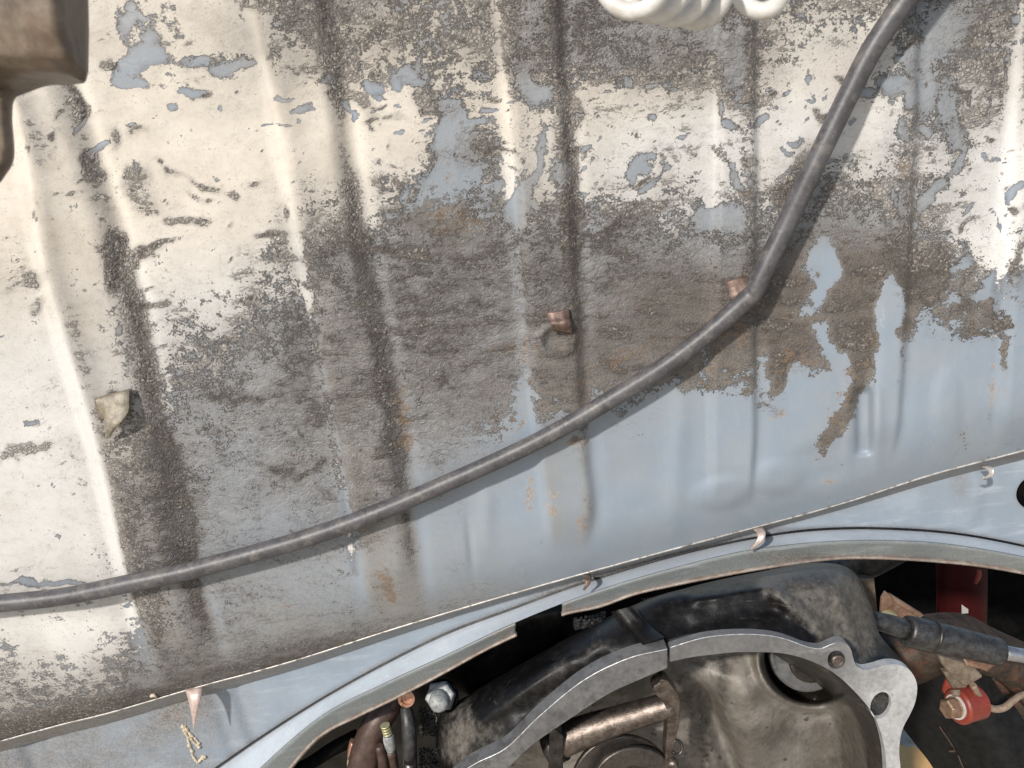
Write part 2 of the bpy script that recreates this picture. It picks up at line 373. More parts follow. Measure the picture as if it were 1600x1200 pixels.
def loft(name, curves, mat, parent=None, n=80, sub=1, smooth_rows=False, attrs=None, yadd=None, wob=0, wscale=60, solid=0, seed=1, bevel=0, smooth=True):
    rows = [catmull(c, n) for c in curves]
    R = np.array(rows)
    if sub > 1:
        if smooth_rows:
            R = np.stack([catmull_plain(R[:, k], (len(rows) - 1) * sub + 1) for k in range(n)], 1)
        else:
            rr = []
            for a, b in zip(R[:-1], R[1:]):
                for s in range(sub): rr.append(a + (b - a) * s / sub)
            rr.append(R[-1]); R = np.array(rr)
    m = len(R); Y = R[..., 2].copy()
    if wob: Y = Y + wob * 2 * fnoise(R[..., 0] + 500, R[..., 1] + 500, wscale, 4, seed)
    if yadd is not None: Y = Y + yadd(R[..., 0], R[..., 1])
    Vv = P(R[..., 0], R[..., 1], Y).reshape(-1, 3)
    Fc = [(i * n + j, i * n + j + 1, (i + 1) * n + j + 1, (i + 1) * n + j) for i in range(m - 1) for j in range(n - 1)]
    at = None
    if attrs: at = {k: f(R[..., 0], R[..., 1]) for k, f in attrs.items()}
    return new(name, Vv, Fc, mat, parent, attrs=at, solid=solid, bevel=bevel, smooth=smooth)
def catmull_plain(p, n):
    q = np.vstack([2 * p[0] - p[1], p, 2 * p[-1] - p[-2]]); out = []
    for t in np.linspace(0, len(p) - 1, n):
        i = min(int(t), len(p) - 2); u = t - i; a, b, c, d = q[i], q[i + 1], q[i + 2], q[i + 3]
        out.append(.5 * ((2 * b) + (-a + c) * u + (2 * a - 5 * b + 4 * c - d) * u * u + (-a + 3 * b - 3 * c + d) * u ** 3))
    return np.array(out)
def tube3(name, pts, rad, mat, parent=None, seg=20, cap=True, flat=None):
    """sweep along world points"""
    pts = [Vector(p) for p in pts]; n = len(pts); vs, fs = [], []
    t0 = (pts[1] - pts[0]).normalized(); nrm = t0.orthogonal().normalized()
    for i, p in enumerate(pts):
        t = (pts[min(i + 1, n - 1)] - pts[max(i - 1, 0)]).normalized()
        nrm = (nrm - t * nrm.dot(t)).normalized(); bn = t.cross(nrm)
        for k in range(seg):
            a = 2 * math.pi * k / seg; vs.append(p + (nrm * math.cos(a) + bn * math.sin(a)) * rad[i])
    for i in range(n - 1):
        for k in range(seg): fs.append((i * seg + k, i * seg + (k + 1) % seg, (i + 1) * seg + (k + 1) % seg, (i + 1) * seg + k))
    if cap: fs.append(tuple(range(seg))[::-1]); fs.append(tuple((n - 1) * seg + k for k in range(seg)))
    o = new(name, vs, fs, mat, parent)
    if cap:
        o.data.polygons[-1].use_smooth = False; o.data.polygons[-2].use_smooth = False
    return o
def tube(name, pts, mat, parent=None, n=60, seg=20, cap=True, wob=0, seed=0):
    """pts: (px, py, y, radius in photograph pixels)"""
    q = catmull(pts, n); w = [P(a, b, y) for a, b, y, r in q]
    r_ = np.random.default_rng(seed)
    rad = [max(r, .3) * depth(p) / F * (1 + wob * (r_.random() - .5)) for p, (_, _, _, r) in zip(w, q)]
    return tube3(name, w, rad, mat, parent, seg, cap)
def lathe(name, c, ax, prof, mat, parent=None, seg=36, hexa=False, smooth=False, bevel=0):
    """prof: (radius, height along axis)"""
    c = Vector(c); ax = Vector(ax).normalized(); u = ax.orthogonal().normalized(); v = ax.cross(u); s = 6 if hexa else seg
    vs, fs = [], []
    for r, h in prof:
        for k in range(s):
            a = 2 * math.pi * (k + .3) / s; vs.append(c + ax * h + (u * math.cos(a) + v * math.sin(a)) * r)
    for i in range(len(prof) - 1):
        for k in range(s): fs.append((i * s + k, i * s + (k + 1) % s, (i + 1) * s + (k + 1) % s, (i + 1) * s + k))
    if prof[0][0] > 1e-6: fs.append(tuple(range(s))[::-1])
    if prof[-1][0] > 1e-6: fs.append(tuple((len(prof) - 1) * s + k for k in range(s)))
    return new(name, vs, fs, mat, parent, smooth=smooth, bevel=bevel)
def pxr(px, py, y): return depth(P(px, py, y)) / F           # metres per photograph pixel there
def plate(name, outer, y, thick, mat, parent=None, holes=(), bevel=0, tvec=(0, 1, 0), yfun=None):
    """flat plate with real holes; outline in photograph positions on plane Y = y, extruded by thick along tvec"""
    loops = [outer] + list(holes); L3 = []
    for lp in loops: L3.append([V(a, b, y if yfun is None else yfun(a, b)) for a, b in lp])
    tris = geometry.tessellate_polygon([[Vector((p.x, p.z, 0)) for p in lp] for lp in L3])
    vs = [p for lp in L3 for p in lp]; n = len(vs); tv = Vector(tvec).normalized() * thick
    vs2 = [p + tv for p in vs]; fs = []
    for t in tris:
        a, b, c = (vs[i] for i in t)
        nn = (b - a).cross(c - a)
        t = t if nn.y < 0 else t[::-1]
        fs.append(tuple(t)); fs.append(tuple(i + n for i in t[::-1]))
    k = 0
    for lp in L3:
        m = len(lp)
        for i in range(m):
            j = (i + 1) % m; fs.append((k + i, k + j, k + j + n, k + i + n))
        k += m
    o = new(name, vs + vs2, fs, mat, parent, smooth=False)
    bm = bmesh.new(); bm.from_mesh(o.data); bmesh.ops.recalc_face_normals(bm, faces=bm.faces)
    bmesh.ops.dissolve_limit(bm, angle_limit=.02, verts=bm.verts, edges=bm.edges, delimit=set()) if not holes else None
    bm.to_mesh(o.data); bm.free()
    if bevel:
        md = o.modifiers.new('bevel', 'BEVEL'); md.width = bevel; md.segments = 2; md.limit_method = 'ANGLE'; md.angle_limit = math.radians(40)
    return o
def ell(cx, cy, rx, ry, ang=0, n=28):
    a = math.radians(ang)
    return [(cx + rx * math.cos(t) * math.cos(a) - ry * math.sin(t) * math.sin(a), cy + rx * math.cos(t) * math.sin(a) + ry * math.sin(t) * math.cos(a)) for t in np.linspace(0, 2 * math.pi, n, endpoint=False)]
def interp(pts, flip=False):
    """smooth function through points; x of y when flip"""
    p = sorted((b, a) if flip else (a, b) for a, b in pts); X = np.array([q[0] for q in p]); Yv = np.array([q[1] for q in p])
    def f(t):
        t = np.asarray(t, float)
        k = np.clip(np.searchsorted(X, t) - 1, 0, len(X) - 2)
        u = (t - X[k]) / (X[k + 1] - X[k])
        g = np.gradient(Yv, X)
        h = X[k + 1] - X[k]; uc = np.clip(u, 0, 1)
        v = (2 * uc**3 - 3 * uc**2 + 1) * Yv[k] + (uc**3 - 2 * uc**2 + uc) * h * g[k] + (-2 * uc**3 + 3 * uc**2) * Yv[k + 1] + (uc**3 - uc**2) * h * g[k + 1]
        v = v + np.where(u < 0, (t - X[0]) * g[0], 0) + np.where(u > 1, (t - X[-1]) * g[-1], 0)
        return v
    return f
def smst(x, a=0., b=1.):
    t = np.clip((x - a) / (b - a), 0, 1); return t * t * (3 - 2 * t)
def blob(X, Y, cx, cy, rx, ry, ang=0, p=2.):
    a = math.radians(ang); dx, dy = X - cx, Y - cy
    u = (dx * math.cos(a) + dy * math.sin(a)) / rx; v = (-dx * math.sin(a) + dy * math.cos(a)) / ry
    return np.exp(-(u * u + v * v) ** p)

# ================================================================== the car body
body = thing('car_body', 'weathered blue grey car firewall with peeling cream paint, grime and pressed channels', 'car body')
BOT = interp([(-300, 1230), (0, 1158), (100, 1131), (150, 1119), (300, 1076), (450, 1035), (640, 975), (880, 905), (1100, 845), (1187, 822), (1311, 788), (1462, 740), (1600, 704), (1900, 625)])
CREAM = """
88887788 64455465 43332234 56666544
88887788 75545565 44333346 78775555
88887777 78888667 76677767 88875667
88888888 88898748 76888888 89975577
98988888 98898625 76888878 98876688
99988888 98898527 56778868 87777888
99978988 98764325 44445543 54455798
88868888 87532112 11111112 11113887
78875888 85310000 00000000 00013875
88876876 63210000 00000000 00001652
98886643 11000000 00000000 00000020
98886532 10000000 00000000 00000010
98885422 10000000 00000000 00000000
99875311 11000000 00000000 00000000
99874311 12000000 00000000 00000000
99873211 12000000 00000000 00000000
99873100 02100000 00000000 00000000
98873000 01200000 00000000 00000000
98876200 00200000 00000000 00000000
87775100 00100000 00000000 00000000
76765100 00000000 00000000 00000000
66654000 00000000 00000000 00000000
55543000 00000000 00000000 00000000
44431000 00000000 00000000 00000000
"""
GRIME_SHADE = """
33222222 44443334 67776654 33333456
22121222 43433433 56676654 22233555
11221112 22211323 22334454 11224544
12211111 11211132 13322222 11123432
11211111 11111132 12222221 11124311
01211111 11111232 12222232 64332221
01211111 22345543 34444444 54444321
12211111 23687788 87777766 66666411
31122111 26777887 88777877 67655420
12223223 36677877 88888887 65354120
12123345 56677888 78888776 75532021
12123455 67778877 65766652 54411010
12123455 67777765 46532000 10300010
11123455 66666543 23310000 00300010
11134555 55665321 11100000 00100010
11134554 44554310 00000000 00000001
11135564 43432110 00000000 00000000
12136553 43332110 00000000 00000000
22245443 32322211 00000000 00000000
32234444 33332222 11100000 00000000
43345555 44443333 21000000 00000000
55556665 55554432 00000000 00000000
66677777 66600000 00000000 00000000
77777777 00000000 00000000 00000000
"""  # dirt map; top middle cells also paint the soft shade falling there
def gmap(s):
    g = np.array([[int(ch) for ch in r.replace(' ', '')] for r in s.strip().splitlines()], float) / 9
    p = np.pad(g, 1, mode='edge'); k = (p[:-2] + 2 * p[1:-1] + p[2:]) / 4; return .75 * (k[:, :-2] + 2 * k[:, 1:-1] + k[:, 2:]) / 4 + .25 * g
def sample(G, X, Y):
    u = np.clip(X / 50 - .5, 0, G.shape[1] - 1.001); v = np.clip(Y / 50 - .5, 0, G.shape[0] - 1.001)
    i = u.astype(int); j = v.astype(int); fu, fv = u - i, v - j
    return (G[j, i] * (1 - fu) + G[j, i + 1] * fu) * (1 - fv) + (G[j + 1, i] * (1 - fu) + G[j + 1, i + 1] * fu) * fv
# channels pressed into the sheet: left edge, right edge, depth, ramp widths, end row
CH = [
 ([(-5, 100), (22, 190), (60, 400), (100, 550), (142, 690), (180, 850), (205, 950), (236, 1040)], [(125, 150), (150, 230), (188, 350), (222, 470), (252, 620), (288, 760), (312, 900), (338, 1010)], .0078, 24, 56, 1045),
 ([(385, -20), (412, 100), (440, 250), (470, 400), (500, 560), (526, 700), (550, 850), (572, 960)], [(512, -20), (540, 150), (562, 300), (585, 430), (612, 560), (632, 680), (648, 800), (662, 930)], .0062, 20, 40, 945),
 ([(776, -20), (785, 100), (797, 250), (808, 400), (820, 560), (832, 700), (850, 850)], [(878, -20), (890, 150), (900, 300), (908, 450), (917, 600), (928, 720), (934, 800), (925, 860)], .0050, 18, 18, 850),
 ([(1118, -20), (1112, 300), (1106, 500), (1103, 700), (1104, 790)], [(1184, -20), (1184, 250), (1184, 500), (1184, 700), (1178, 790)], .0050, 18, 9, 785),
 ([(1335, -20), (1338, 300), (1342, 600), (1344, 740)], [(1440, -20), (1434, 250), (1424, 400), (1417, 560), (1410, 660), (1400, 720)], .0050, 46, 9, 715),
 ([(1602, -20), (1570, 330), (1556, 560), (1548, 690)], [(1700, -20), (1668, 400), (1650, 650)], .0060, 30, 18, 700),
]
def firewall():
    nx, ny = 560, 420
    xs = np.linspace(-320, 1920, nx); v = np.linspace(0, 1, ny)
    X = np.repeat(xs[None], ny, 0); yb = BOT(xs)[None]
    Y = -330 + (yb + 330) * v[:, None]
    dist = yb - Y                                        # pixels above the lower edge
    h = np.zeros_like(X)
    crest = np.zeros_like(X)
    for L, R, d, w1, w2, ye in CH:
        l = interp(L, True)(Y); r = interp(R, True)(Y)
        w = 4 * fnoise(Y * 1., X * 0 + 7, 90, 3, int(d * 1e5)); l = l + w; r = r + w
        a = smst(X, l, l + w1) * (1 - smst(X, r - w2, r))
        f = 1 - smst(Y, ye - 60, ye + 12)
        h += d * a * f
        h -= .12 * d * np.exp(-((X - r - 6) / 9.) ** 2) * f + .10 * d * np.exp(-((X - .5 * (l + r)) / 30.) ** 2) * f
    # small pressed pocket on the right and the round dent under the middle tab
    a = smst(X, 1334, 1343) * (1 - smst(X, 1353, 1366)) * smst(Y, 600, 616) * (1 - smst(Y, 704, 714)); h -= .0060 * a; h += .0032 * blob(X, Y, 1372, 660, 9, 62, 0, 1) + .0022 * blob(X, Y, 1325, 660, 9, 62, 0, 1)
    dd = np.hypot((X - 870), (Y - 532) / .9); h += .0028 * np.exp(-((dd - 26) / 5.) ** 2) * (X < 905) * (Y > 506) - .0022 * np.exp(-(dd / 20) ** 4)
    h += .0032 * blob(X, Y, 1130, 770, 46, 24, -10) + .0030 * blob(X, Y, 1215, 745, 40, 26, -10) + .0022 * blob(X, Y, 1060, 700, 16, 120, 4, 1) - .0016 * blob(X, Y, 1000, 760, 60, 50) + .0026 * blob(X, Y, 1480, 640, 22, 60) + .002 * blob(X, Y, 760, 800, 14, 60, 0, 1) - .0022 * blob(X, Y, 735, 850, 5, 40, -6, 1) - .002 * blob(X, Y, 1300, 720, 90, 30, -14)
    h += .0045 * fnoise(X + 900, Y + 900, 300, 3, 8) + .0006 * fnoise(X + 900, Y + 900, 60, 3, 9)
    # the sheet rolls back towards its hem
    wroll = 120.
    t = np.clip(1 - dist / wroll, 0, 1); h -= .020 * t ** 2.6
    X0, Y0 = X, Y
    X = X0 + 44 * fnoise(X0 + 500, Y0 + 500, 40, 4, 21) + 110 * fnoise(X0 + 500, Y0 + 500, 120, 2, 23); Y = Y0 + 36 * fnoise(X0 + 500, Y0 + 500, 34, 4, 22) + 90 * fnoise(X0 + 500, Y0 + 500, 120, 2, 24)
    cream = sample(gmap(CREAM), X, Y); gr = sample(gmap(GRIME_SHADE), X, Y); rust = np.zeros_like(X)
    for cx, cy, rx, ry, an in [(715, 165, 28, 44, 5), (710, 230, 24, 55, 0), (716, 300, 32, 42, 0), (829, 255, 8, 48, 5), (824, 305, 13, 25, 0), (838, 105, 14, 55, 0), (760, 180, 16, 12, 0),
                               (1137, 258, 8, 32, -22), (1120, 320, 12, 26, 0), (1122, 80, 18, 38, 0), (1115, 155, 6, 14, -20), (1380, 150, 14, 22, 0), (1383, 212, 11, 22, 0), (1340, 140, 18, 10, 0), (1415, 130, 22, 34, 0), (1460, 60, 28, 48, 20), (1468, 170, 24, 40, 10),
                               (213, 92, 18, 30, 0), (244, 60, 22, 18, 0), (322, 74, 26, 12, 0), (365, 82, 34, 10, -20), (312, 132, 17, 9, 0), (218, 122, 24, 12, 0), (200, 25, 14, 24, 0),
                               (535, 190, 7, 30, 0), (467, 178, 18, 7, 0), (505, 118, 20, 12, 0), (305, 168, 12, 7, 0), (242, 222, 9, 7, 0), (585, 125, 14, 8, 0), (617, 128, 8, 10, 0), (640, 110, 30, 14, 10), (205, 515, 7, 8, 0), (440, 155, 16, 4, 0), (445, 212, 16, 5, 10), (65, 665, 16, 5, -10), (78, 838, 3, 12, 0), (5, 750, 4, 12, 0),
                               (1494, 460, 12, 42, 12), (1460, 455, 10, 16, 0), (1545, 470, 10, 30, 0), (1470, 250, 8, 40, 20), (1582, 300, 10, 40, 0), (1120, 430, 12, 30, 0), (870, 250, 14, 12, 0), (995, 262, 12, 6, 35), (1020, 120, 6, 16, -20), (1290, 170, 8, 5, 0), (40, 918, 60, 5, -6), (90, 915, 40, 5, -5)]:
        cream -= .80 * blob(X, Y, cx, cy, rx, ry, an, 1.15)
    rc = np.random.default_rng(12)
    for zx0, zx1, zy0, zy1, cnt, dark in ((100, 560, -40, 330, 34, .6), (1380, 1620, -40, 380, 80, .25), (880, 1330, 90, 330, 80, .3), (540, 860, 90, 330, 50, .4), (0, 200, 150, 900, 16, .5), (250, 480, 200, 480, 16, .8), (1130, 1330, 60, 330, 40, .3)):
        for _ in range(cnt):
            cx, cy = rc.uniform(zx0, zx1), rc.uniform(zy0, zy1); r0 = 2.0 + 6 * rc.random() ** 3; a_ = rc.uniform(.5, 1.6)
            m_ = (np.abs(X0[0] - cx) < 70); sl_ = np.where(m_)[0]
            if len(sl_) == 0: continue
            q = slice(sl_[0], sl_[-1] + 1); b_ = blob(X[:, q], Y[:, q], cx, cy, r0 * a_ * 1.3, r0 / a_, rc.uniform(-30, 30), 1.)
            if rc.random() < dark: gr[:, q] += .75 * b_
            else: cream[:, q] -= 1.1 * b_
    for cx, cy, rx, ry, an, k in [(140, 172, 30, 9, 30, .7), (165, 265, 18, 26, 25, .6), (232, 318, 34, 22, 20, .55), (282, 355, 26, 9, 0, .55), (430, 385, 28, 9, 0, .6), (195, 420, 20, 40, 15, .75), (208, 240, 16, 20, 0, .5), (255, 235, 20, 14, 0, .45), (355, 310, 16, 12, 0, .5), (190, 90, 14, 10, 0, .5),
                                  (255, 470, 26, 10, 0, .5), (8, 465, 14, 16, 0, .5), (50, 455, 20, 14, 0, .45), (55, 490, 9, 10, 0, .4), (350, 610, 50, 14, 5, .3), (440, 715, 60, 9, 0, .3), (320, 700, 30, 9, 0, .3), (60, 720, 55, 10, -8, .3), (600, 390, 40, 12, 0, .3), (1235, 245, 18, 50, 10, .55), (1215, 290, 26, 26, 0, .35),
                                  (890, 330, 12, 70, 0, .2), (960, 335, 60, 18, -8, .3), (600, 190, 30, 8, 0, .3), (555, 130, 16, 60, 0, .35), (892, 180, 14, 140, 2, .35), (530, 60, 22, 110, 2, .35), (690, 145, 40, 22, 0, .35), (745, 230, 22, 40, 0, .3), (680, 240, 22, 40, 0, .2),
                                  (470, 20, 14, 60, -10, .35), (575, 420, 12, 80, 0, .3), (620, 700, 16, 60, 0, .25), (455, 535, 26, 30, 0, .3), (270, 800, 26, 160, -14, .3), (150, 700, 24, 30, 0, .05),
                                  (1350, 500, 44, 100, 15, .7), (1230, 440, 60, 70, 0, .25), (1500, 470, 60, 40, 0, .3), (1395, 415, 34, 30, 0, .45), (1240, 540, 40, 60, 25, .5), (1200, 540, 24, 70, 0, .45), (1270, 470, 40, 40, 0, .3), (1450, 440, 30, 60, 0, .45), (1530, 500, 50, 20, 0, .35), (1322, 630, 22, 76, 12, .6), (1310, 690, 16, 30, 8, .2), (1200, 600, 14, 40, 0, .4), (1438, 470, 18, 60, 0, .3), (1555, 520, 14, 60, 8, .35), (1549, 620, 8, 70, 0, .28), (1600, 430, 14, 60, 0, .35), (1535, 700, 14, 14, 0, .35), (1545, 560, 14, 30, 0, .2)]:
        gr += k * blob(X, Y, cx, cy, rx, ry, an)
    gr -= .7 * blob(X, Y, 1312, 430, 20, 44, 5) + .8 * blob(X, Y, 1398, 500, 22, 80, 4) + .6 * blob(X, Y, 1285, 480, 46, 20, -20) + .5 * blob(X, Y, 1290, 545, 16, 40, 20) + .4 * blob(X, Y, 1240, 610, 20, 30)
    X, Y = X0, Y0
    # pale cream lines paint the lit left slopes, dirt strips deepen the right-hand shade
    for (L, R, d, w1, w2, ye), kl, kr in zip(CH, (.9, .55, .5, .2, 0, .6), (.5, .5, .35, 0, .0, 0)):
        l = interp(L, True)(Y); r = interp(R, True)(Y); f = 1 - smst(Y, ye - 40, ye + 30)
        cream += kl * (.7 + 1.2 * fnoise(X + 500, Y + 500, 50, 3, 71)) * np.exp(-((X - l + 3) / 8.) ** 2) * f * (Y < 900 + 60 * (d > .01)) * (cream > -.5) * (.35 + .65 * (X < 620) + .3 * (Y < 420))
        gr -= .55 * kl * np.exp(-((X - l + 3) / 10.) ** 2) * f
        gr += .20 * np.exp(-((X - r + 12) / 12.) ** 2) * f * (Y < 620 + 380 * (X < 700)) * smst(gr, .05, .3)
        gr -= .28 * kr * np.exp(-((X - r - 12) / 10.) ** 2) * f
        gr += .22 * np.exp(-((X - l - 22) / 16.) ** 2) * f * (d > .007)
    for ri, y0, y1, k, wd in ((0, 150, 1000, .30, 17), (1, -50, 930, .24, 10), (2, -50, 860, .22, 8)):  # dirt that also paints the right slopes in shade
        r = interp(CH[ri][1], True)(Y) + 10 * fnoise(X + 500, Y + 500, 50, 3, 41)
        gr += k * np.exp(-((X - r + 16) / wd) ** 2) * (.35 + .65 * smst(Y, y0, y0 + 500)) * (1 - smst(Y, y1 - 60, y1)) * (.55 + 2.4 * (fnoise(X * 0 + 77, Y + 500, 60, 3, 42) + .3))
    for cx, cy, rx, ry, an, k in [(700, 270, 20, 26, 0, .5), (700, 340, 40, 34, 0, .7), (745, 350, 24, 30, 0, .5), (620, 395, 50, 12, 0, .4), (632, 640, 14, 60, 0, .75), (636, 690, 12, 14, 0, .8), (800, 540, 60, 22, 0, .45), (790, 660, 50, 30, 0, .5), (560, 780, 40, 20, 0, .25), (820, 590, 20, 60, 0, .4),
                                  (905, 600, 16, 50, 0, .55), (960, 560, 40, 26, -20, .5), (1010, 545, 40, 20, -20, .5), (900, 690, 22, 14, 0, .8), (828, 770, 9, 40, 6, .85), (860, 772, 14, 40, 0, .55), (862, 800, 12, 9, 0, .7), (908, 820, 12, 16, 0, .75), (905, 845, 10, 12, 0, .5), (952, 726, 14, 5, 0, .75), (600, 905, 14, 40, -15, .6), (610, 925, 12, 30, -20, .6),
                                  (1105, 597, 22, 5, 0, .95), (1115, 575, 14, 5, 0, .8), (1158, 530, 12, 30, 0, .7), (1130, 520, 30, 12, -30, .8), (1075, 652, 14, 4, 0, .65), (1120, 652, 8, 4, 0, .6), (1222, 646, 12, 10, -30, .8), (1205, 655, 10, 5, -20, .6), (1296, 752, 24, 6, 0, .75), (1290, 715, 22, 6, 0, .55), (1230, 560, 30, 50, 20, .5), (1270, 560, 24, 22, 0, .5), (1340, 560, 40, 60, 20, .35), (1310, 650, 26, 60, 10, .5),
                                  (1165, 300, 20, 14, 0, .5), (1415, 262, 16, 16, 0, .5), (1550, 600, 10, 50, 0, .6), (1530, 500, 40, 24, 0, .3), (430, 720, 60, 16, 0, .35), (470, 700, 30, 50, 0, .3), (440, 945, 70, 12, -8, .5), (520, 620, 20, 40, 0, .35), (200, 640, 14, 20, 0, .4), (330, 950, 10, 40, -10, .45), (900, 470, 30, 60, 0, .25)]:
        rust += k * blob(X, Y, cx, cy, rx, ry, an, 1.3)
    gr += .10 * (fnoise(X + 500, Y + 500, 120, 4, 31)) * smst(gr, .1, .4) * 3
    dirtb = np.clip(1 - dist / 55., 0, 1) * (1 - .75 * smst(X, 500, 1000) + .15 * smst(X, 1350, 1500)); gr += .45 * dirtb ** 1.5; gr -= .25 * smst(300 - X, 0, 150) * smst(Y, 940, 980) * (1 - smst(dist, 40, 10))
    cool = np.clip(smst(Y + X * .3, 380, 620) * (1 - smst(X, 1150, 1300) * .6) * .8 + .5 * smst(X, 850, 1100) * smst(Y, 120, 250) + .35 * smst(X, 1150, 1300), 0, 1)
    cream = np.clip(cream, 0, 1.05); gr = np.clip(gr, 0, 1); rust = np.clip(rust, 0, 1)
    Vv = P(X, Y, -h).reshape(-1, 3)
    idx = np.arange(nx * ny).reshape(ny, nx)
    Fc = np.stack([idx[:-1, :-1], idx[:-1, 1:], idx[1:, 1:], idx[1:, :-1]], -1).reshape(-1, 4)
    me = bpy.data.meshes.new('firewall_panel'); me.vertices.add(len(Vv)); me.vertices.foreach_set('co', Vv.astype(np.float32).ravel())
    me.loops.add(Fc.size); me.loops.foreach_set('vertex_index', Fc[:, ::-1].ravel().astype(np.int32))
    me.polygons.add(len(Fc)); me.polygons.foreach_set('loop_start', np.arange(0, Fc.size, 4, dtype=np.int32)); me.polygons.foreach_set('loop_total', np.full(len(Fc), 4, np.int32))
    me.update(); me.validate(); me.polygons.foreach_set('use_smooth', [True] * len(Fc))
    soot_shade = np.zeros_like(X)  # stain tone that also paints soft shading on the channels
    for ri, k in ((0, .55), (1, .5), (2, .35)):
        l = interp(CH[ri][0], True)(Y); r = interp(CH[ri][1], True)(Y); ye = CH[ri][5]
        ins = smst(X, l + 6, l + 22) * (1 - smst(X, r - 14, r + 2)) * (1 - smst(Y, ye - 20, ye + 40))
        soot_shade += k * ins * (.35 + .65 * smst(Y, 100, 700)) + k * .7 * np.exp(-((X - l - 26) / 20.) ** 2) * (1 - smst(Y, ye - 20, ye + 40)) + k * .5 * np.exp(-((X - r + 14) / 18.) ** 2) * (1 - smst(Y, ye - 20, ye + 40))
    soot_shade += .55 * smst(X, 300, 480) * (1 - smst(Y, 60, 150)) * (1 - smst(X, 1150, 1300)) + .35 * blob(X, Y, 420, 60, 80, 120) + .25 * blob(X, Y, 150, 30, 200, 60) + .5 * smst(Y - (1 - X / 900) * 120, 820, 1020) * (1 - smst(X, 650, 900))  # first term paints shade across the top middle
    soot_shade += .35 * fnoise(X + 500, Y + 500, 150, 4, 51)
    soot_shade = np.clip(soot_shade, 0, 1) * (1 - smst(X, 980, 1200) * smst(Y, 250, 400))
    crusty = np.clip(smst(X, 880, 1060) * smst(Y, 380, 470) + smst(X, 1180, 1240) * smst(Y, 320, 420) + .8 * blob(X, Y, 900, 600, 60, 90) + .7 * blob(X, Y, 800, 640, 90, 60) + .7 * blob(X, Y, 700, 330, 90, 60) + .6 * blob(X, Y, 560, 800, 30, 90), 0, 1)
    for k, a in dict(cream=cream, grime_shade=gr, rust=rust, cool=cool, soot_shade=soot_shade, crusty=crusty).items():
        me.attributes.new(k, 'FLOAT', 'POINT').data.foreach_set('value', a.astype(np.float32).ravel())
    me.materials.append(MT['fire'])
    o = bpy.data.objects.new('firewall_panel', me); C.objects.link(o); o.parent = body
    return o
firewall()
YH = .020
xs = np.linspace(-320, 1920, 260); yb = BOT(xs)
jig = 1.2 * fnoise(xs * 1.0 + 400, xs * 0 + 3, 26, 4, 4) * 2
rows = [np.stack([xs, yb - .3, xs * 0 + YH], 1), np.stack([xs, yb - .9 + jig * .15, xs * 0 + YH - .0015], 1), np.stack([xs, yb + 1.0 + jig * .4, xs * 0 + YH - .0016], 1), np.stack([xs, yb + 1.7 + jig * .4, xs * 0 + YH], 1)]
R = np.array(rows); n_ = len(xs)
new('seam_edge', P(R[..., 0], R[..., 1], R[..., 2]).reshape(-1, 3), [(i * n_ + j, i * n_ + j + 1, (i + 1) * n_ + j + 1, (i + 1) * n_ + j) for i in range(3) for j in range(n_ - 1)], 'hem', body)

GRO = [(250, 1260), (330, 1205), (410, 1150), (500, 1093), (600, 1037), (700, 988), (802, 950), (880, 921), (960, 895), (1050, 869), (1174, 841), (1256, 829), (1330, 825), (1394, 826), (1497, 834), (1600, 853), (1750, 895), (1900, 950)]
LED = [(335, 1260), (400, 1206), (430, 1178), (500, 1120), (600, 1068), (700, 1022), (802, 974), (878, 943), (960, 914), (1050, 888), (1174, 859), (1256, 849), (1359, 844), (1462, 848), (1530, 857), (1600, 870), (1750, 912), (1900, 968)]
LIP = [(380, 1270), (430, 1228), (500, 1152), (560, 1120), (620, 1091), (700, 1049), (760, 1016), (804, 995), (878, 962), (940, 948), (990, 930), (1050, 916), (1120, 902), (1187, 890), (1325, 873), (1400, 874), (1462, 878), (1530, 885), (1600, 897), (1750, 940), (1900, 990)]
gro, led, lip = interp(GRO), interp(LED), interp(LIP)
YG, YF = .036, .013
def lowg(X, Y):
    d1 = Y - BOT(X)
    g = .95 * np.exp(-(np.clip(d1, 0, 99) / 10.) ** 2) + .45 * smst(X, 560, 150) * smst(Y, 1040, 1150) + .20 * smst(X, 400, 100) + .8 * (fnoise(X + 300, Y + 300, 60, 4, 61)) * smst(X, 600, 300)  # first term paints the hem's shadow along the apron top
    g += .5 * np.exp(-((gro(X) - Y) / 6.) ** 2) + .5 * blob(X, Y, 290, 1110, 50, 40) + .4 * blob(X, Y, 1500, 760, 16, 22) + .35 * blob(X, Y, 1040, 880, 200, 10, -14)
    return np.clip(g, 0, 1)
def lower():
    nx, ny = 300, 40
    xs = np.linspace(-320, 1920, nx); v = np.linspace(0, 1, ny)[:, None]
    top = BOT(xs) - 26; bot = np.maximum(gro(xs) + 2, top + 4); bot = np.where(xs < 330, 1290 + xs * 0, bot)
    X = np.repeat(xs[None], ny, 0); Y = top + (bot - top) * v
    y = np.full_like(X, YG)
    # rounded corner of a raised field on the right, vertical press marks on the left
    f = (1 - smst(np.hypot(np.maximum(X - 1500, 0), np.maximum(Y - 795, 0) * 1.), 26, 38)) ; y = y - .0022 * f * (X > 1100)
    for c, w, k in ((340, 10, .003), (378, 9, .004), (22, 16, .005), (50, 10, .003)):
        cc = c + (Y - 1100) * .35; y = y + k * np.exp(-((X - cc) / w) ** 2) * (Y < 1250)
    y = y + .0012 * fnoise(X + 300, Y + 300, 160, 3, 3)
    idx = np.arange(nx * ny).reshape(ny, nx)
    Fc = np.stack([idx[:-1, :-1], idx[1:, :-1], idx[1:, 1:], idx[:-1, 1:]], -1).reshape(-1, 4)
    new('lower_apron', P(X, Y, y).reshape(-1, 3), Fc.tolist(), 'lower', body, attrs=dict(grime_shade=lowg(X, Y)))
lower()
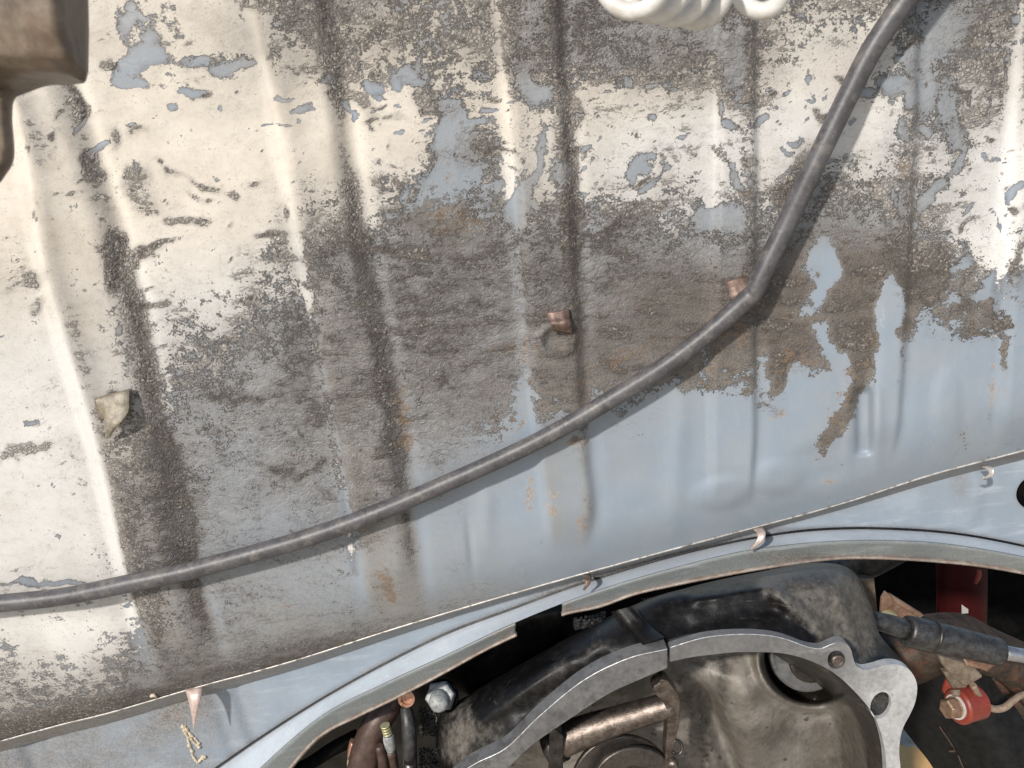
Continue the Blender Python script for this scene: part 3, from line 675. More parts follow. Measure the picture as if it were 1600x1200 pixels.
def z0(X, Y): return np.zeros_like(X)
def strip(name, f0, f1, y0, y1, x0, x1, mat, n=160, sub=3, sh=None, gr=None, cap=0, **k):
    xs = np.linspace(x0, x1, n)
    a = np.stack([xs, f0(xs), xs * 0 + y0], 1); b = np.stack([xs, f1(xs), xs * 0 + y1], 1)
    rr = [a + (b - a) * s / sub for s in range(sub + 1)]
    if sh is not None: rr = [np.stack([q[:, 0], q[:, 1], q[:, 2] + sh(s / sub)], 1) for s, q in enumerate(rr)]
    R = np.array(rr); m = len(R)
    at = dict(grime_shade=np.clip((gr or z0)(R[..., 0], R[..., 1]), 0, 1))
    return new(name, P(R[..., 0], R[..., 1], R[..., 2]).reshape(-1, 3), [(i * n + j, i * n + j + 1, (i + 1) * n + j + 1, (i + 1) * n + j) for i in range(m - 1) for j in range(n - 1)], mat, body, attrs=at, **k)
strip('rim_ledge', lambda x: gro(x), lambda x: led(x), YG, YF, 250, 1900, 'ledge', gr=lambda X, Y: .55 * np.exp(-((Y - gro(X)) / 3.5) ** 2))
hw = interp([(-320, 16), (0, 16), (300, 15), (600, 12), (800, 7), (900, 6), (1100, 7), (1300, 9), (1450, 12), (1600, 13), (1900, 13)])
strip('hem_shadow_strip', lambda x: BOT(x) + 1.4, lambda x: BOT(x) + hw(x), YH, YG - .0025, -320, 1900, 'hem_shade', n=240, gr=lambda X, Y: .35 + .35 * smst(X, 900, 200) + .5 * fnoise(X + 300, Y + 300, 40, 4, 81))  # dark strip painting the shadow under the hem, dirtier to the left
strip('weld_groove', lambda x: gro(x) - 1.6, lambda x: gro(x) + 1.8, YG - .003, YG - .004, 250, 1900, 'grease')
# lip under the ledge, cut away in the middle
for x0, x1 in ((335, 805), (878, 1900)):
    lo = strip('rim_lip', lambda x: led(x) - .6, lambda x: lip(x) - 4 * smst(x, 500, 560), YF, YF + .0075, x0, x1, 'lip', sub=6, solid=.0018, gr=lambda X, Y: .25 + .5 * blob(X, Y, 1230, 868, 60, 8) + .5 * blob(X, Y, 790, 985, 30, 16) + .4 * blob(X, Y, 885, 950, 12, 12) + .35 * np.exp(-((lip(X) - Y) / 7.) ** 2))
    e = strip('rim_edge', lambda x: lip(x) - 4, lambda x: lip(x) + 1.2, YF + .0065, YF + .0015, x0, x1 + (3 if x1 < 900 else 0), 'rim', solid=.002)

# small sheet tabs, each welded to the body
def tab(cols, mat, label=None, thick=.0011, n=14, wedge=False):
    """cols: curves down the tab (left edge, right edge) as (px,py,y)"""
    o = loft('tab', [catmull(c, n) for c in cols], mat, body, n=n, sub=3, solid=thick)
    if label: o['label'] = label
    return o
tab([[(149, 625, -.012), (155, 640, -.0145), (162, 652, -.0155), (163, 668, -.019), (165, 684, -.013)], [(202, 610, -.012), (201, 625, -.0145), (200, 642, -.0165), (188, 660, -.021), (168, 686, -.013)]], 'tabcream', 'cream painted tab bent out with a pointed tip')
tab([[(147, 622, -.0105), (150, 640, -.0115), (158, 656, -.012)], [(205, 607, -.0105), (204, 630, -.0115), (202, 650, -.012)]], 'tan')
tab([[(853, 489, -.0065), (857, 500, -.009), (861, 507, -.0125), (864, 517, -.0085)], [(889, 482, -.0065), (890, 495, -.009), (892, 505, -.0125), (895, 523, -.007)]], 'tabrust', 'bare steel tab with a rusty bent end')
tab([[(1134, 440, -.005), (1138, 455, -.007), (1143, 468, -.010), (1165, 492, -.007)], [(1166, 430, -.005), (1176, 442, -.007), (1185, 455, -.010), (1190, 470, -.007)]], 'tabrust', 'rusty tab half hidden behind the hose')
tab([[(289, 1077, YH - .001), (293, 1090, .012), (298, 1110, .008), (302, 1137, .006)], [(316, 1071, YH - .001), (314, 1086, .012), (309, 1110, .008), (303, 1139, .006)]], 'tabpink', 'pink brown pointed tab hanging from the hem')
tab([[(911, 897, YH - .001), (914, 905, .006), (915, 912, .003), (911, 922, .002)], [(923, 897, YH - .001), (924, 906, .006), (921, 914, .003), (913, 923, .002)]], 'tabrust')
tab([[(1176, 826, YH - .001), (1183, 833, .006), (1182, 845, .001), (1172, 859, .002)], [(1190, 822, YH - .001), (1196, 832, .004), (1192, 846, .000), (1174, 860, .002)]], 'tabpink')
tab([[(1533, 728, YH - .001), (1542, 733, .010), (1543, 742, .008), (1533, 748, .010)], [(1543, 726, YH - .001), (1552, 732, .006), (1551, 743, .004), (1540, 750, .010)]], 'hem', 'pale tab curled into a hook')
for pts in ([(285, 1132), (289, 1142), (293, 1152), (297, 1164), (302, 1176)], [(287, 1134), (296, 1146), (305, 1154), (311, 1162)], [(296, 1150), (303, 1160), (312, 1168)], [(300, 1178), (308, 1190), (316, 1184), (322, 1182)]):
    tube('sealant_smear', [(a + random.uniform(-1, 1), b, YG - .0004, random.uniform(1.6, 3.4)) for a, b in pts], 'sealant', body, n=26, seg=8, wob=.9, seed=int(pts[0][0]))
tube('paint_flake', [(236, 1088, YH - .003, 2.5), (240, 1086, YH - .004, 4), (244, 1089, YH - .003, 2)], 'sealant', body, n=5, seg=7, wob=.5)
tube('paint_flake', [(1180, 474, -.003, 2.2), (1183, 472, -.004, 3), (1185, 474, -.003, 1.5)], 'sealant', body, n=5, seg=7, wob=.5)
# round rubber plug low on the right of the apron
g = lathe('rubber_plug', P(1616, 768, YG), (0, -1, 0), [(.0158, .000), (.0158, .003), (.0135, .0045), (.0115, .003), (.009, .0015), (.001, .002)], 'black', body, smooth=True)
lathe('plug_face', P(1616, 768, YG), (0, -1, 0), [(.0112, .0022), (.0108, .0036), (.001, .0040)], 'rod', body, smooth=True)
# dark underside structure behind the rim
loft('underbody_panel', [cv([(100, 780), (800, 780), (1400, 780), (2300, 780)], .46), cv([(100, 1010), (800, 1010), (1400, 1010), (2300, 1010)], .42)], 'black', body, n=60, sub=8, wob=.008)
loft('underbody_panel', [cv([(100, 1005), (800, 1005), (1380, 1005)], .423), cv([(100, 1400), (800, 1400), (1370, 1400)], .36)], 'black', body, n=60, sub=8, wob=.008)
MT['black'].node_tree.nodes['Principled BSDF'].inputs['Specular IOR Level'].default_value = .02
loft('frame_fork', [[(330, 1120, .09), (600, 1010, .09), (800, 930, .09), (960, 900, .10)], [(330, 1180, .07), (600, 1060, .07), (800, 985, .07), (940, 945, .08)], [(330, 1300, .10), (600, 1160, .11), (760, 1090, .12), (880, 1010, .12)], [(330, 1400, .2), (600, 1300, .2), (760, 1300, .2), (860, 1200, .2)]],
     'grease', body, n=90, sub=12, smooth_rows=True, wob=.010, wscale=45, attrs=dict(bare=z0))

# ================================================================== the hose
HOFF = -.003
HP = [(-120, 955, -.013, 14), (0, 943, -.013, 14), (100, 932, -.013, 14), (200, 912, -.0128, 14.5), (290, 893, -.012, 14.5), (400, 864, -.013, 14), (500, 834, -.013, 14), (600, 797, -.013, 14), (700, 754, -.013, 13.5), (800, 709, -.013, 13.5), (880, 668, -.014, 13.5), (960, 621, -.015, 14), (1040, 571, -.015, 14), (1110, 518, -.015, 14.5), (1150, 483, -.016, 15), (1177, 458, -.018, 15)]
HP = [(a, b, y + HOFF, r) for a, b, y, r in HP]
hose = thing('rubber_hose', 'grey black rubber hose sweeping across the firewall from upper right to lower left', 'hose')
tube('lower_length', HP, 'tube', hose, n=150, seg=28)
tube('upper_length', [(1172, 470, -.019, 13), (1180, 452, -.020, 15.4), (1197, 415, -.020, 15.4), (1225, 358, -.019, 15.5), (1258, 288, -.020, 15.8), (1290, 222, -.021, 16.2), (1325, 150, -.021, 16.6), (1358, 85, -.022, 17), (1392, 32, -.023, 17.4), (1440, -35, -.025, 19.5), (1520, -150, -.028, 20)], 'tube', hose, n=120, seg=28)

# ================================================================== coil spring, top
sp = []
for t in np.linspace(-.62, 4.35, 420):
    th = -t * 2 * math.pi + math.pi / 2
    s = min(t, 3.) ; e = max(t - 3., 0)
    cx = 990 + 31.5 * s + 104 * min(e, 1) + 90 * max(e - 1, 0); cy = -42 + 5.2 * s - 16 * e
    ex = 1 + .0 * e
    sp.append((cx - 58 * math.cos(th) * ex, cy + 60 * math.sin(th), -.50 + .0028 * t + .0015 * math.cos(th), 13.6))
w = [P(a, b, y) for a, b, y, r in sp]; o = tube3('coil_spring', w, [r * depth(p) / F for p, (_, _, _, r) in zip(w, sp)], 'spring', None, 18)
tag(o, 'cream coated coil spring hanging in at the top edge of the picture', 'coil spring')

# ================================================================== blurred bracket, top left
o = loft('tan_bracket', [
    [(-160, -90, -0.4956), (-60, -90, -0.4992), (10, -90, -0.5028), (72, -90, -0.5046), (100, -90, -0.4998), (128, -90, -0.4944), (134, -90, -0.4866)],
    [(-160, 40, -0.4956), (-60, 40, -0.4992), (10, 40, -0.5016), (84, 40, -0.5040), (112, 45, -0.4992), (134, 50, -0.4932), (137, 50, -0.4854)],
    [(-160, 90, -0.4944), (-60, 85, -0.4980), (10, 84, -0.4998), (98, 88, -0.5028), (120, 100, -0.4992), (135, 112, -0.4944), (136, 112, -0.4854)],
    [(-160, 130, -0.4908), (-60, 112, -0.4956), (14, 108, -0.4968), (98, 112, -0.4992), (124, 122, -0.4968), (132, 125, -0.4944), (133, 124, -0.4854)],
    [(-160, 200, -0.4890), (-60, 170, -0.4890), (16, 152, -0.4872), (70, 133, -0.4872), (110, 130, -0.4890), (131, 128, -0.4902), (132, 126, -0.4842)]], 'bracket', None, n=60, sub=5, solid=.0002)
tag(o, 'out of focus tan brown bracket with a pale right face in the top left corner', 'bracket')
o2 = loft('bracket_leg', [[(-160, 120, -0.4908), (-40, 120, -0.4908), (12, 118, -0.4902), (60, 126, -0.4872)], [(-160, 150, -0.4908), (-40, 150, -0.4908), (8, 146, -0.4908), (24, 150, -0.4872)], [(-160, 190, -0.4902), (-40, 190, -0.4908), (6, 190, -0.4908), (17, 182, -0.4866)], [(-160, 250, -0.4902), (-40, 250, -0.4908), (8, 242, -0.4908), (20, 246, -0.4866)], [(-160, 360, -0.4890), (-60, 330, -0.4902), (-10, 292, -0.4902), (2, 280, -0.4866)]], 'bracket', o, n=30, sub=6, smooth_rows=True, solid=.0002)

# ================================================================== gearbox
gb = thing('gearbox', 'open grey bellhousing with black greasy outside at the bottom of the picture', 'gearbox')
def bare(X, Y):
    return np.clip(1.0 * blob(X, Y, 1290, 930, 70, 55, 20) + .9 * blob(X, Y, 1330, 985, 60, 60, 30) + .8 * blob(X, Y, 1230, 910, 60, 25) + .50 * blob(X, Y, 745, 1165, 60, 45, -30) + .45 * blob(X, Y, 712, 1125, 30, 60, 10) + .35 * blob(X, Y, 1120, 905, 80, 12, -10) + .3 * blob(X, Y, 900, 1030, 80, 20, -28), 0, 1)
def seg_ridge(X, Y, x0, y0, x1, y1, w, k):
    t = np.clip(((X - x0) * (x1 - x0) + (Y - y0) * (y1 - y0)) / ((x1 - x0) ** 2 + (y1 - y0) ** 2), 0, 1)
    d = np.hypot(X - x0 - t * (x1 - x0), Y - y0 - t * (y1 - y0)); return -k * np.exp(-(d / w) ** 2) * smst(t, 0, .15) * (1 - smst(t, .9, 1))
def ridges(X, Y):
    r = seg_ridge(X, Y, 1200, 915, 1296, 1002, 12, .008) + seg_ridge(X, Y, 1300, 900, 1345, 1030, 10, .005) + seg_ridge(X, Y, 1070, 940, 1215, 915, 10, .006)
    r -= seg_ridge(X, Y, 1050, 985, 1230, 950, 16, .006) + seg_ridge(X, Y, 1240, 965, 1310, 1010, 12, .004)
    r += seg_ridge(X, Y, 720, 1150, 900, 1010, 14, .005) - seg_ridge(X, Y, 800, 1130, 960, 1020, 16, .004)
    return r
K0 = [(700, 1290, -.016), (735, 1225, -.016), (775, 1172, -.016), (827, 1120, -.016), (888, 1073, -.016), (947, 1039, -.016), (998, 1014, -.016), (1045, 1001, -.016), (1102, 990, -.016), (1170, 986, -.016), (1222, 993, -.016), (1270, 1012, -.018), (1335, 1050, -.020), (1352, 1054, -.020), (1394, 1046, -.020), (1421, 1058, -.018)]
K1 = [(690, 1290, .0), (722, 1210, .0), (750, 1150, .0), (802, 1092, .0), (866, 1045, .0), (928, 1008, .0), (985, 985, .0), (1040, 975, .0), (1100, 963, .0), (1170, 958, .0), (1232, 962, .0), (1285, 980, .0), (1335, 1015, .005), (1362, 1030, .006), (1392, 1030, .008), (1419, 1050, .01)]
K2 = [(680, 1290, .02), (700, 1205, .02), (722, 1135, .02), (775, 1082, .02), (850, 1035, .03), (905, 995, .03), (970, 960, .03), (1030, 935, .03), (1100, 925, .03), (1180, 915, .03), (1250, 908, .025), (1305, 925, .025), (1350, 975, .03), (1372, 1005, .03), (1395, 1022, .035), (1418, 1045, .035)]
K3 = [(668, 1290, .07), (680, 1200, .06), (690, 1118, .055), (730, 1088, .06), (800, 1046, .07), (870, 1006, .075), (930, 975, .08), (1000, 942, .08), (1090, 914, .085), (1180, 895, .085), (1270, 880, .08), (1330, 892, .07), (1360, 945, .06), (1374, 990, .06), (1400, 1022, .06), (1417, 1042, .06)]
K4 = [(668, 1290, .12), (678, 1200, .11), (690, 1120, .10), (730, 1092, .11), (800, 1052, .13), (870, 1012, .14), (930, 982, .15), (1000, 950, .15), (1090, 922, .15), (1180, 902, .15), (1270, 890, .14), (1328, 902, .12), (1354, 955, .10), (1368, 1000, .09), (1392, 1032, .09), (1410, 1050, .09)]
loft('housing', [K0, K1, K2, K3, K4], 'grease', gb, n=190, sub=14, smooth_rows=True, wob=.0035, wscale=80, attrs=dict(bare=bare), yadd=ridges)
TOPL = [(700, 1236), (737, 1205), (775, 1170), (827, 1118), (888, 1070), (947, 1035), (998, 1011), (1031, 1003), (1044, 1002)]
EDGL = [(690, 1240), (715, 1212), (745, 1192), (792, 1168), (844, 1118), (912, 1063), (981, 1029), (1043, 1014)]
INL = [(745, 1240), (770, 1220), (795, 1199), (830, 1166), (878, 1132), (947, 1087), (998, 1063), (1043, 1044)]
EDGR = [(1047, 1012), (1075, 1003), (1102, 996), (1135, 992), (1170, 991), (1200, 993), (1222, 997), (1240, 1003), (1256, 1009), (1272, 1013), (1284, 1013), (1296, 1008), (1306, 1004), (1315, 1003), (1324, 1007), (1330, 1016), (1333, 1028), (1337, 1039), (1345, 1045), (1353, 1047), (1368, 1044), (1381, 1040), (1394, 1038), (1408, 1040), (1420, 1046), (1429, 1058), (1433, 1072), (1432, 1088), (1428, 1103), (1421, 1118), (1412, 1135), (1407, 1152), (1405, 1175), (1407, 1200), (1408, 1250)]
INR = [(1047, 1034), (1080, 1027), (1119, 1022), (1150, 1019), (1187, 1019), (1215, 1020), (1239, 1024), (1265, 1032), (1291, 1044), (1314, 1060), (1335, 1080), (1352, 1099), (1366, 1118), (1373, 1135), (1378, 1151), (1383, 1175), (1385, 1200), (1387, 1250)]
def dense(p, n): return [tuple(q) for q in catmull(p, n)]
YFL = -.034
for nm, pts in (('edge_glint', EDGL), ('edge_glint', EDGR[:13])):  # thin bright tubes painting a glint along the flange edges
    q = catmull([(a, b, YFL - .0001, 1) for a, b in pts], 90); tube3(nm, [P(a, b, y) for a, b, y, _ in q], [.9 * pxr(a, b, y) * (.5 + .6 * random.random()) for a, b, y, _ in q], 'alu_e', gb, 6)
plate('flange', dense(EDGL, 60) + dense(INL, 50)[::-1], YFL, .016, 'alu', gb, bevel=.0006)
plate('flange', dense(EDGR, 130) + dense(INR, 70)[::-1], YFL, .008, 'alu_r', gb, holes=[ell(1307, 1031, 14, 14.5, 0), ell(1376, 1102, 15.5, 21.5, 20)], bevel=.0006)
fl_ = [o for o in gb.children if o.name.startswith('flange')][-1].data
x0_, x1_ = V(1300, 1030, YFL).x, V(1375, 1080, YFL).x
fl_.attributes.new('pale_right', 'FLOAT', 'POINT').data.foreach_set('value', [float(np.clip((v.co.x - x0_) / (x1_ - x0_), 0, 1)) for v in fl_.vertices])  # flange turns paler towards the right lobe
loft('flange_rim', [[(a, b, YFL + .0003) for a, b in dense(EDGL, 40)], [(a, b, -.015) for a, b in dense(TOPL, 40)]], 'alu_b', gb, n=60, sub=2)
loft('flange_rim', [[(a, b, YFL + .0003) for a, b in EDGR[:11]], [(a, b, -.015) for a, b in [(1046, 999), (1075, 991), (1102, 987), (1135, 984), (1170, 983), (1200, 985), (1222, 989), (1243, 996), (1258, 1004), (1270, 1010), (1282, 1012)]]], 'alu_b', gb, n=60, sub=2)
loft('casting_rib', [[(955, 956, .018), (975, 985, .008), (1000, 1010, -.020)], [(962, 954, .010), (985, 980, -.002), (1014, 1004, -.027)], [(985, 948, .010), (1012, 975, -.002), (1038, 996, -.027)], [(992, 950, .02), (1020, 976, .01), (1044, 998, -.018)]], 'grease', gb, n=20, sub=3, attrs=dict(bare=lambda X, Y: X * 0 + .10))
lathe('stud', P(1308, 1031, YFL + .004), (.0, -1, .12), [(.0058, -.004), (.0058, .002), (.0050, .0032), (.0032, .0034), (.003, .0026)], 'shaft', gb, bevel=.0004)
lathe('hole_lining', P(1376, 1102, YFL + .004), (0, 1, 0), [(.0125, .0), (.0118, .010), (.008, .016), (.001, .017)], 'grit', gb, smooth=True)
# inside wall
inr = interp([(a, b) for a, b in INR if b < 1060] + [(745, 1240), (795, 1199), (878, 1132), (947, 1087), (998, 1063)])
inrx = interp([(1291, 1044), (1314, 1060), (1335, 1080), (1352, 1099), (1366, 1118), (1378, 1151), (1385, 1200), (1388, 1260)], True)
def inside():
    nx, ny = 260, 130
    X, Y = np.meshgrid(np.linspace(720, 1400, nx), np.linspace(1005, 1330, ny))
    y = np.full_like(X, .065)
    y -= .030 * blob(X, Y, 1170, 1085, 55, 60, 15, 1.) + .012 * blob(X, Y, 1100, 1060, 60, 30, 0, 1.)
    y += .016 * np.exp(-((X - (1085 + (Y - 1030) * .35)) / 16.) ** 2) * smst(Y, 1040, 1090)
    y -= .014 * blob(X, Y, 1190, 1190, 70, 60, 0, 1.)
    y -= .02 * blob(X, Y, 850, 1160, 50, 40, 0, 1.)
    # raised rim round the starter opening, and the opening itself
    d = np.hypot((X - 1272) / 88., (Y - 1026) / 80.)
    y -= .016 * np.exp(-((d - 1.00) / .085) ** 2); y += .05 * (1 - smst(d, .84, .93))
    # inner wall on the right comes forward to the flange
    dr = inrx(Y) - X; w = smst(dr, 75, 4); y = y * (1 - w) + (YFL + .010) * w
    dt = Y - 1000
    y += .0015 * fnoise(X, Y, 40, 4, 5)
    oil_shade = 1.05 * (1 - smst(d, .78, .96)) + .9 * smst(dr, 34, 22) * smst(dr, -5, 4) + .75 * smst(X, 1288, 1320) * smst(Y, 1085, 1120) * .75 + .7 * blob(X, Y, 1095, 1150, 18, 70, -15, 1.) + .75 * blob(X, Y, 1130, 1050, 12, 40, 0, 1) + .25 * blob(X, Y, 1200, 1150, 50, 16)  # oil stains; the lower right patch paints a shadow on the wall
    oil_shade += .5 * blob(X, Y, 1060, 1080, 40, 40) + .9 * blob(X, Y, 1290, 1078, 62, 20, 10)
    idx = np.arange(nx * ny).reshape(ny, nx); Fc = np.stack([idx[:-1, :-1], idx[1:, :-1], idx[1:, 1:], idx[:-1, 1:]], -1).reshape(-1, 4)
    inn = (Y >= np.where(X < 1050, inr(X), np.where(X < 1291, inr(X), 0)) - 14) & (X < inrx(Y) + 6)
    ok = inn.ravel()[Fc].all(1)
    new('inner_wall', P(X, Y, y).reshape(-1, 3), Fc[ok].tolist(), 'cast', gb, attrs=dict(oil_shade=np.clip(oil_shade, 0, 1)))
inside()
# things seen in the starter opening
lathe('opening_ring', P(1262, 1016, .078), (.15, -1, .35), [(.040, -.004), (.040, .002), (.038, .003), (.024, .003), (.024, -.004)], 'alu', gb, bevel=.0006)
lathe('starter_gear', P(1265, 1030, .072), (.1, -1, .3), [(.022, -.004), (.022, .004), (.020, .005), (.014, .005), (.0135, .002), (.001, .002)], 'bearing', gb, bevel=.0006)
for q in range(7):
    lathe('grit_lump', P(1262 + q * 9 + random.uniform(-3, 3), 1048 + q * 1.5 + random.uniform(-3, 3), .055), (0, -1, .3), [(.004, 0), (.0035, .003), (.001, .004)], 'grit', gb, seg=7, smooth=True) if q in (1, 2, 4) else None
# release shaft, arms, bearing
tube('release_shaft', [(866, 1163, .012, 26), (905, 1146, .008, 25), (960, 1127, .004, 22), (1010, 1112, .002, 20.5), (1052, 1100, 0, 20)], 'shaft', gb, n=30, seg=32, wob=.012, seed=3)
tube('shaft_collar', [(858, 1166, .012, 31), (878, 1158, .010, 29)], 'dark', gb, n=3, seg=32)
plate('release_arm', [(858, 1145), (868, 1140), (880, 1150), (880, 1240), (858, 1240)], -.008, .012, 'dark', gb, bevel=.0008)
plate('release_arm', dense([(1030, 1068), (1022, 1072), (1021, 1082), (1036, 1098), (1043, 1120), (1040, 1165), (1040, 1215)], 30) + dense([(1054, 1215), (1055, 1165), (1062, 1130), (1062, 1092), (1052, 1075), (1042, 1063), (1032, 1062)], 30), -.010, .014, 'shaft', gb, bevel=.0012)
for (cx, cy, y, ro, ri) in ((972, 1226, .000, .0475, .028), (990, 1232, -.012, .040, .020)):
    lathe('bearing_race', P(cx, cy, y), (.05, -1, .22), [(ri, -.004), (ro - .002, -.004), (ro, -.002), (ro, .002), (ro - .0012, .0032), (ri + .003, .0032), (ri, .001), (ri, -.004)], 'bearing', gb, seg=72, smooth=False, bevel=.0003)
lathe('bearing_bore', P(990, 1232, -.010), (.05, -1, .22), [(.0205, -.004), (.0205, .001), (.018, .0012), (.018, -.002), (.001, -.0022)], 'dark', gb, seg=48)
lathe('carbon_face', P(990, 1232, -.010), (.05, -1, .22), [(.0135, -.0015), (.0135, .0012), (.001, .0013)], 'tan', gb, seg=48)
# little split ring and pin beside the arm
rc = V(1058, 1168, -.012); pr = pxr(1058, 1168, -.012)
tube3('spring_clip', [rc + Vector((math.cos(a) * 8 * pr, 0.002 * math.sin(a), math.sin(a) * 10 * pr)) for a in np.linspace(2.2, -2.6, 24)], [2.3 * pr] * 24, 'dark', gb, 10)
tube('pin', [(1044, 1194, -.012, 7.5), (1058, 1191, -.014, 7.5)], 'shaft', gb, n=3, seg=18)
# weld beads and wet grit on the casting
def lumps(name, region, y, mat, parent, cnt=60, r0=1.2, r1=3.5, seed=1):
    r = random.Random(seed); vs, fs = [], []
    for _ in range(cnt):
        cx = r.uniform(region[0], region[2]); cy = r.uniform(region[1], region[3]) + region[4] * (cx - region[0]); rr = r.uniform(r0, r1)
        c = V(cx, cy, y + r.uniform(-.002, .002)); s = rr * pxr(cx, cy, y); b = len(vs)
        pts = [Vector((1, 0, 0)), Vector((-1, 0, 0)), Vector((0, 1, 0)), Vector((0, -1, 0)), Vector((0, 0, 1)), Vector((0, 0, -1))]
        for p in pts: vs.append(c + p * s * r.uniform(.6, 1.3))
        for a, d, e in ((0, 2, 4), (2, 1, 4), (1, 3, 4), (3, 0, 4), (2, 0, 5), (1, 2, 5), (3, 1, 5), (0, 3, 5)): fs.append((b + a, b + d, b + e))
    o = new(name, vs, fs, mat, parent, smooth=False); o['kind'] = 'stuff'; return o
lumps('oily_grit', (897, 968, 945, 985, -.25), .062, 'grit', gb, 300, 1, 3, 1)
lumps('oily_grit', (1003, 935, 1042, 952, -.1), .060, 'grit', gb, 220, 1, 2.6, 2)
lumps('oily_grit', (1065, 926, 1170, 936, -.15), .040, 'grit', gb, 160, 1, 2.6, 4)

# ================================================================== left of the gearbox
o = tube('brown_pipe', [(640, 1065, .075, 17), (612, 1098, .06, 20), (592, 1125, .05, 22), (577, 1160, .045, 24), (568, 1200, .04, 26), (562, 1260, .035, 28)], 'pipe', None, n=50, seg=26, wob=.01)
tag(o, 'thick brown oily pipe curving down beside the silver fitting', 'pipe')
t = thing('rusted_tube', 'coppery rusted open tube end sticking out under the rim', 'tube')
tube('tube_wall', [(634, 1078, .055, 13), (635, 1092, .030, 14)], 'copper', t, n=4, seg=26, cap=False)
lathe('tube_mouth', P(635, 1092, .030), (0, -1, .35), [(.0077, -.001), (.0077, .0006), (.0048, .0010), (.0042, -.004), (.001, -.004)], 'copper', t, smooth=False)
t = thing('silver_bolt', 'large zinc hex bolt head with a domed shank left of the bellhousing', 'bolt')
bc = P(690, 1088, .045)
lathe('washer', bc, (-.25, -1, .75), [(.0155, -.004), (.0155, -.001)], 'black', t, seg=40)
lathe('hex_head', bc, (-.25, -1, .75), [(.0145, -.001), (.0145, .007), (.0125, .0085)], 'bolt', t, hexa=True, bevel=.0006)
lathe('dome', bc, (-.1, -1, .25), [(.0098, .000), (.0096, .012), (.0082, .0165), (.005, .0190), (.001, .0196)], 'bolt', t, smooth=True)
o = tube('black_strap', [(634, 1105, .045, 9), (638, 1130, .035, 11), (640, 1165, .03, 11.5), (641, 1215, .028, 11.5)], 'rod', None, n=24, seg=14)
tag(o, 'black strap running down between the silver fitting and the bolt', 'strap')
tube('strap_end', [(641, 1190, .022, 9.5), (641, 1235, .022, 9.5)], 'dark', o, n=3, seg=18)
t = thing('silver_hose_fitting', 'small bright threaded fitting right of the brown pipe', 'fitting')
tube('fitting_body', [(607, 1148, .03, 8), (608, 1156, .03, 9.5), (610, 1166, .03, 8.5), (611, 1174, .03, 6)], 'bolt', t, n=12, seg=18)
for k in range(4): tube('thread', [(601.5 + k * 1.3, 1133 + k * 3.9, .03, 7.5), (602.0 + k * 1.3, 1135.0 + k * 3.9, .03, 7.5)], 'yellow', t, n=2, seg=16)
tube('fitting_tube', [(610, 1172, .032, 8), (614, 1195, .034, 9), (616, 1240, .034, 9)], 'pipe', t, n=8, seg=16)
o = tube('thin_brown_tube', [(592, 1165, .028, 6), (598, 1190, .028, 8), (602, 1240, .028, 9)], 'pipe', None, n=12, seg=16)
tag(o, 'thin brown tube between the thick pipe and the silver fitting', 'tube')
t = thing('yellow_fitting', 'small yellow zinc fitting at the bottom edge left of the brown pipe', 'fitting')
tube('fitting_body', [(549, 1185, .04, 6), (550, 1192, .04, 8), (551, 1215, .04, 8)], 'yellow', t, n=6, seg=16)
tube('rusty_sleeve', [(556, 1158, .05, 9), (552, 1170, .05, 9), (550, 1186, .045, 7)], 'copper', t, n=6, seg=16)
o = tube('black_cable', [(430, 1215, .05, 9), (480, 1195, .05, 10), (520, 1170, .05, 11), (560, 1150, .06, 12)], 'black', None, n=20, seg=14)
tag(o, 'black cable crossing the dark corner under the rim', 'cable')
o = lumps('greasy_dirt', (655, 1105, 682, 1150, 0), .06, 'grit', None, 400, 1, 3, 7); tag(o, 'clumped oily grit behind the silver bolt', 'dirt')
o = lumps('greasy_dirt', (655, 1168, 692, 1215, 0), .05, 'grit', None, 400, 1, 3, 8); tag(o, 'clumped oily grit at the bottom edge beside the bellhousing', 'dirt')

# ================================================================== right of the gearbox: axle and suspension
t = thing('axle_tube', 'large black tube end tucked under the rim above the suspension arm', 'tube')
tube('tube_wall', [(1290, 900, .22, 30), (1340, 880, .20, 30), (1420, 838, .16, 30)], 'rod', t, n=10, seg=30)
tag(plate('mounting_plate', [(1335, 905), (1366, 903), (1372, 960), (1366, 1010), (1335, 1010)], .17, .01, 'tan', None, bevel=.001), 'small dirty plate behind the housing corner', 'plate')
t = thing('drive_shaft', 'worn black and steel shaft reaching in from the right edge', 'shaft')
tube('shaft_end', [(1350, 966, .10, 14), (1385, 974, .10, 15), (1416, 984, .10, 16)], 'rod', t, n=8, seg=28, wob=.02)
tube('sleeve', [(1415, 984, .10, 22.5), (1418, 985, .10, 24), (1455, 994, .098, 24), (1500, 1004, .096, 23), (1550, 1016, .094, 21.5), (1561, 1018, .094, 21)], 'rod', t, n=20, seg=32, wob=.01)
tube('groove_ring', [(1455, 993, .0975, 24.6), (1459, 994, .0975, 24.6)], 'dark', t, n=2, seg=32)
tube('bright_rod', [(1560, 1018, .094, 12), (1600, 1025, .092, 11), (1700, 1042, .09, 11)], 'rodbright', t, n=8, seg=24)
t = thing('suspension_arm', 'dirty rusty suspension arm behind the black shaft', 'suspension arm')
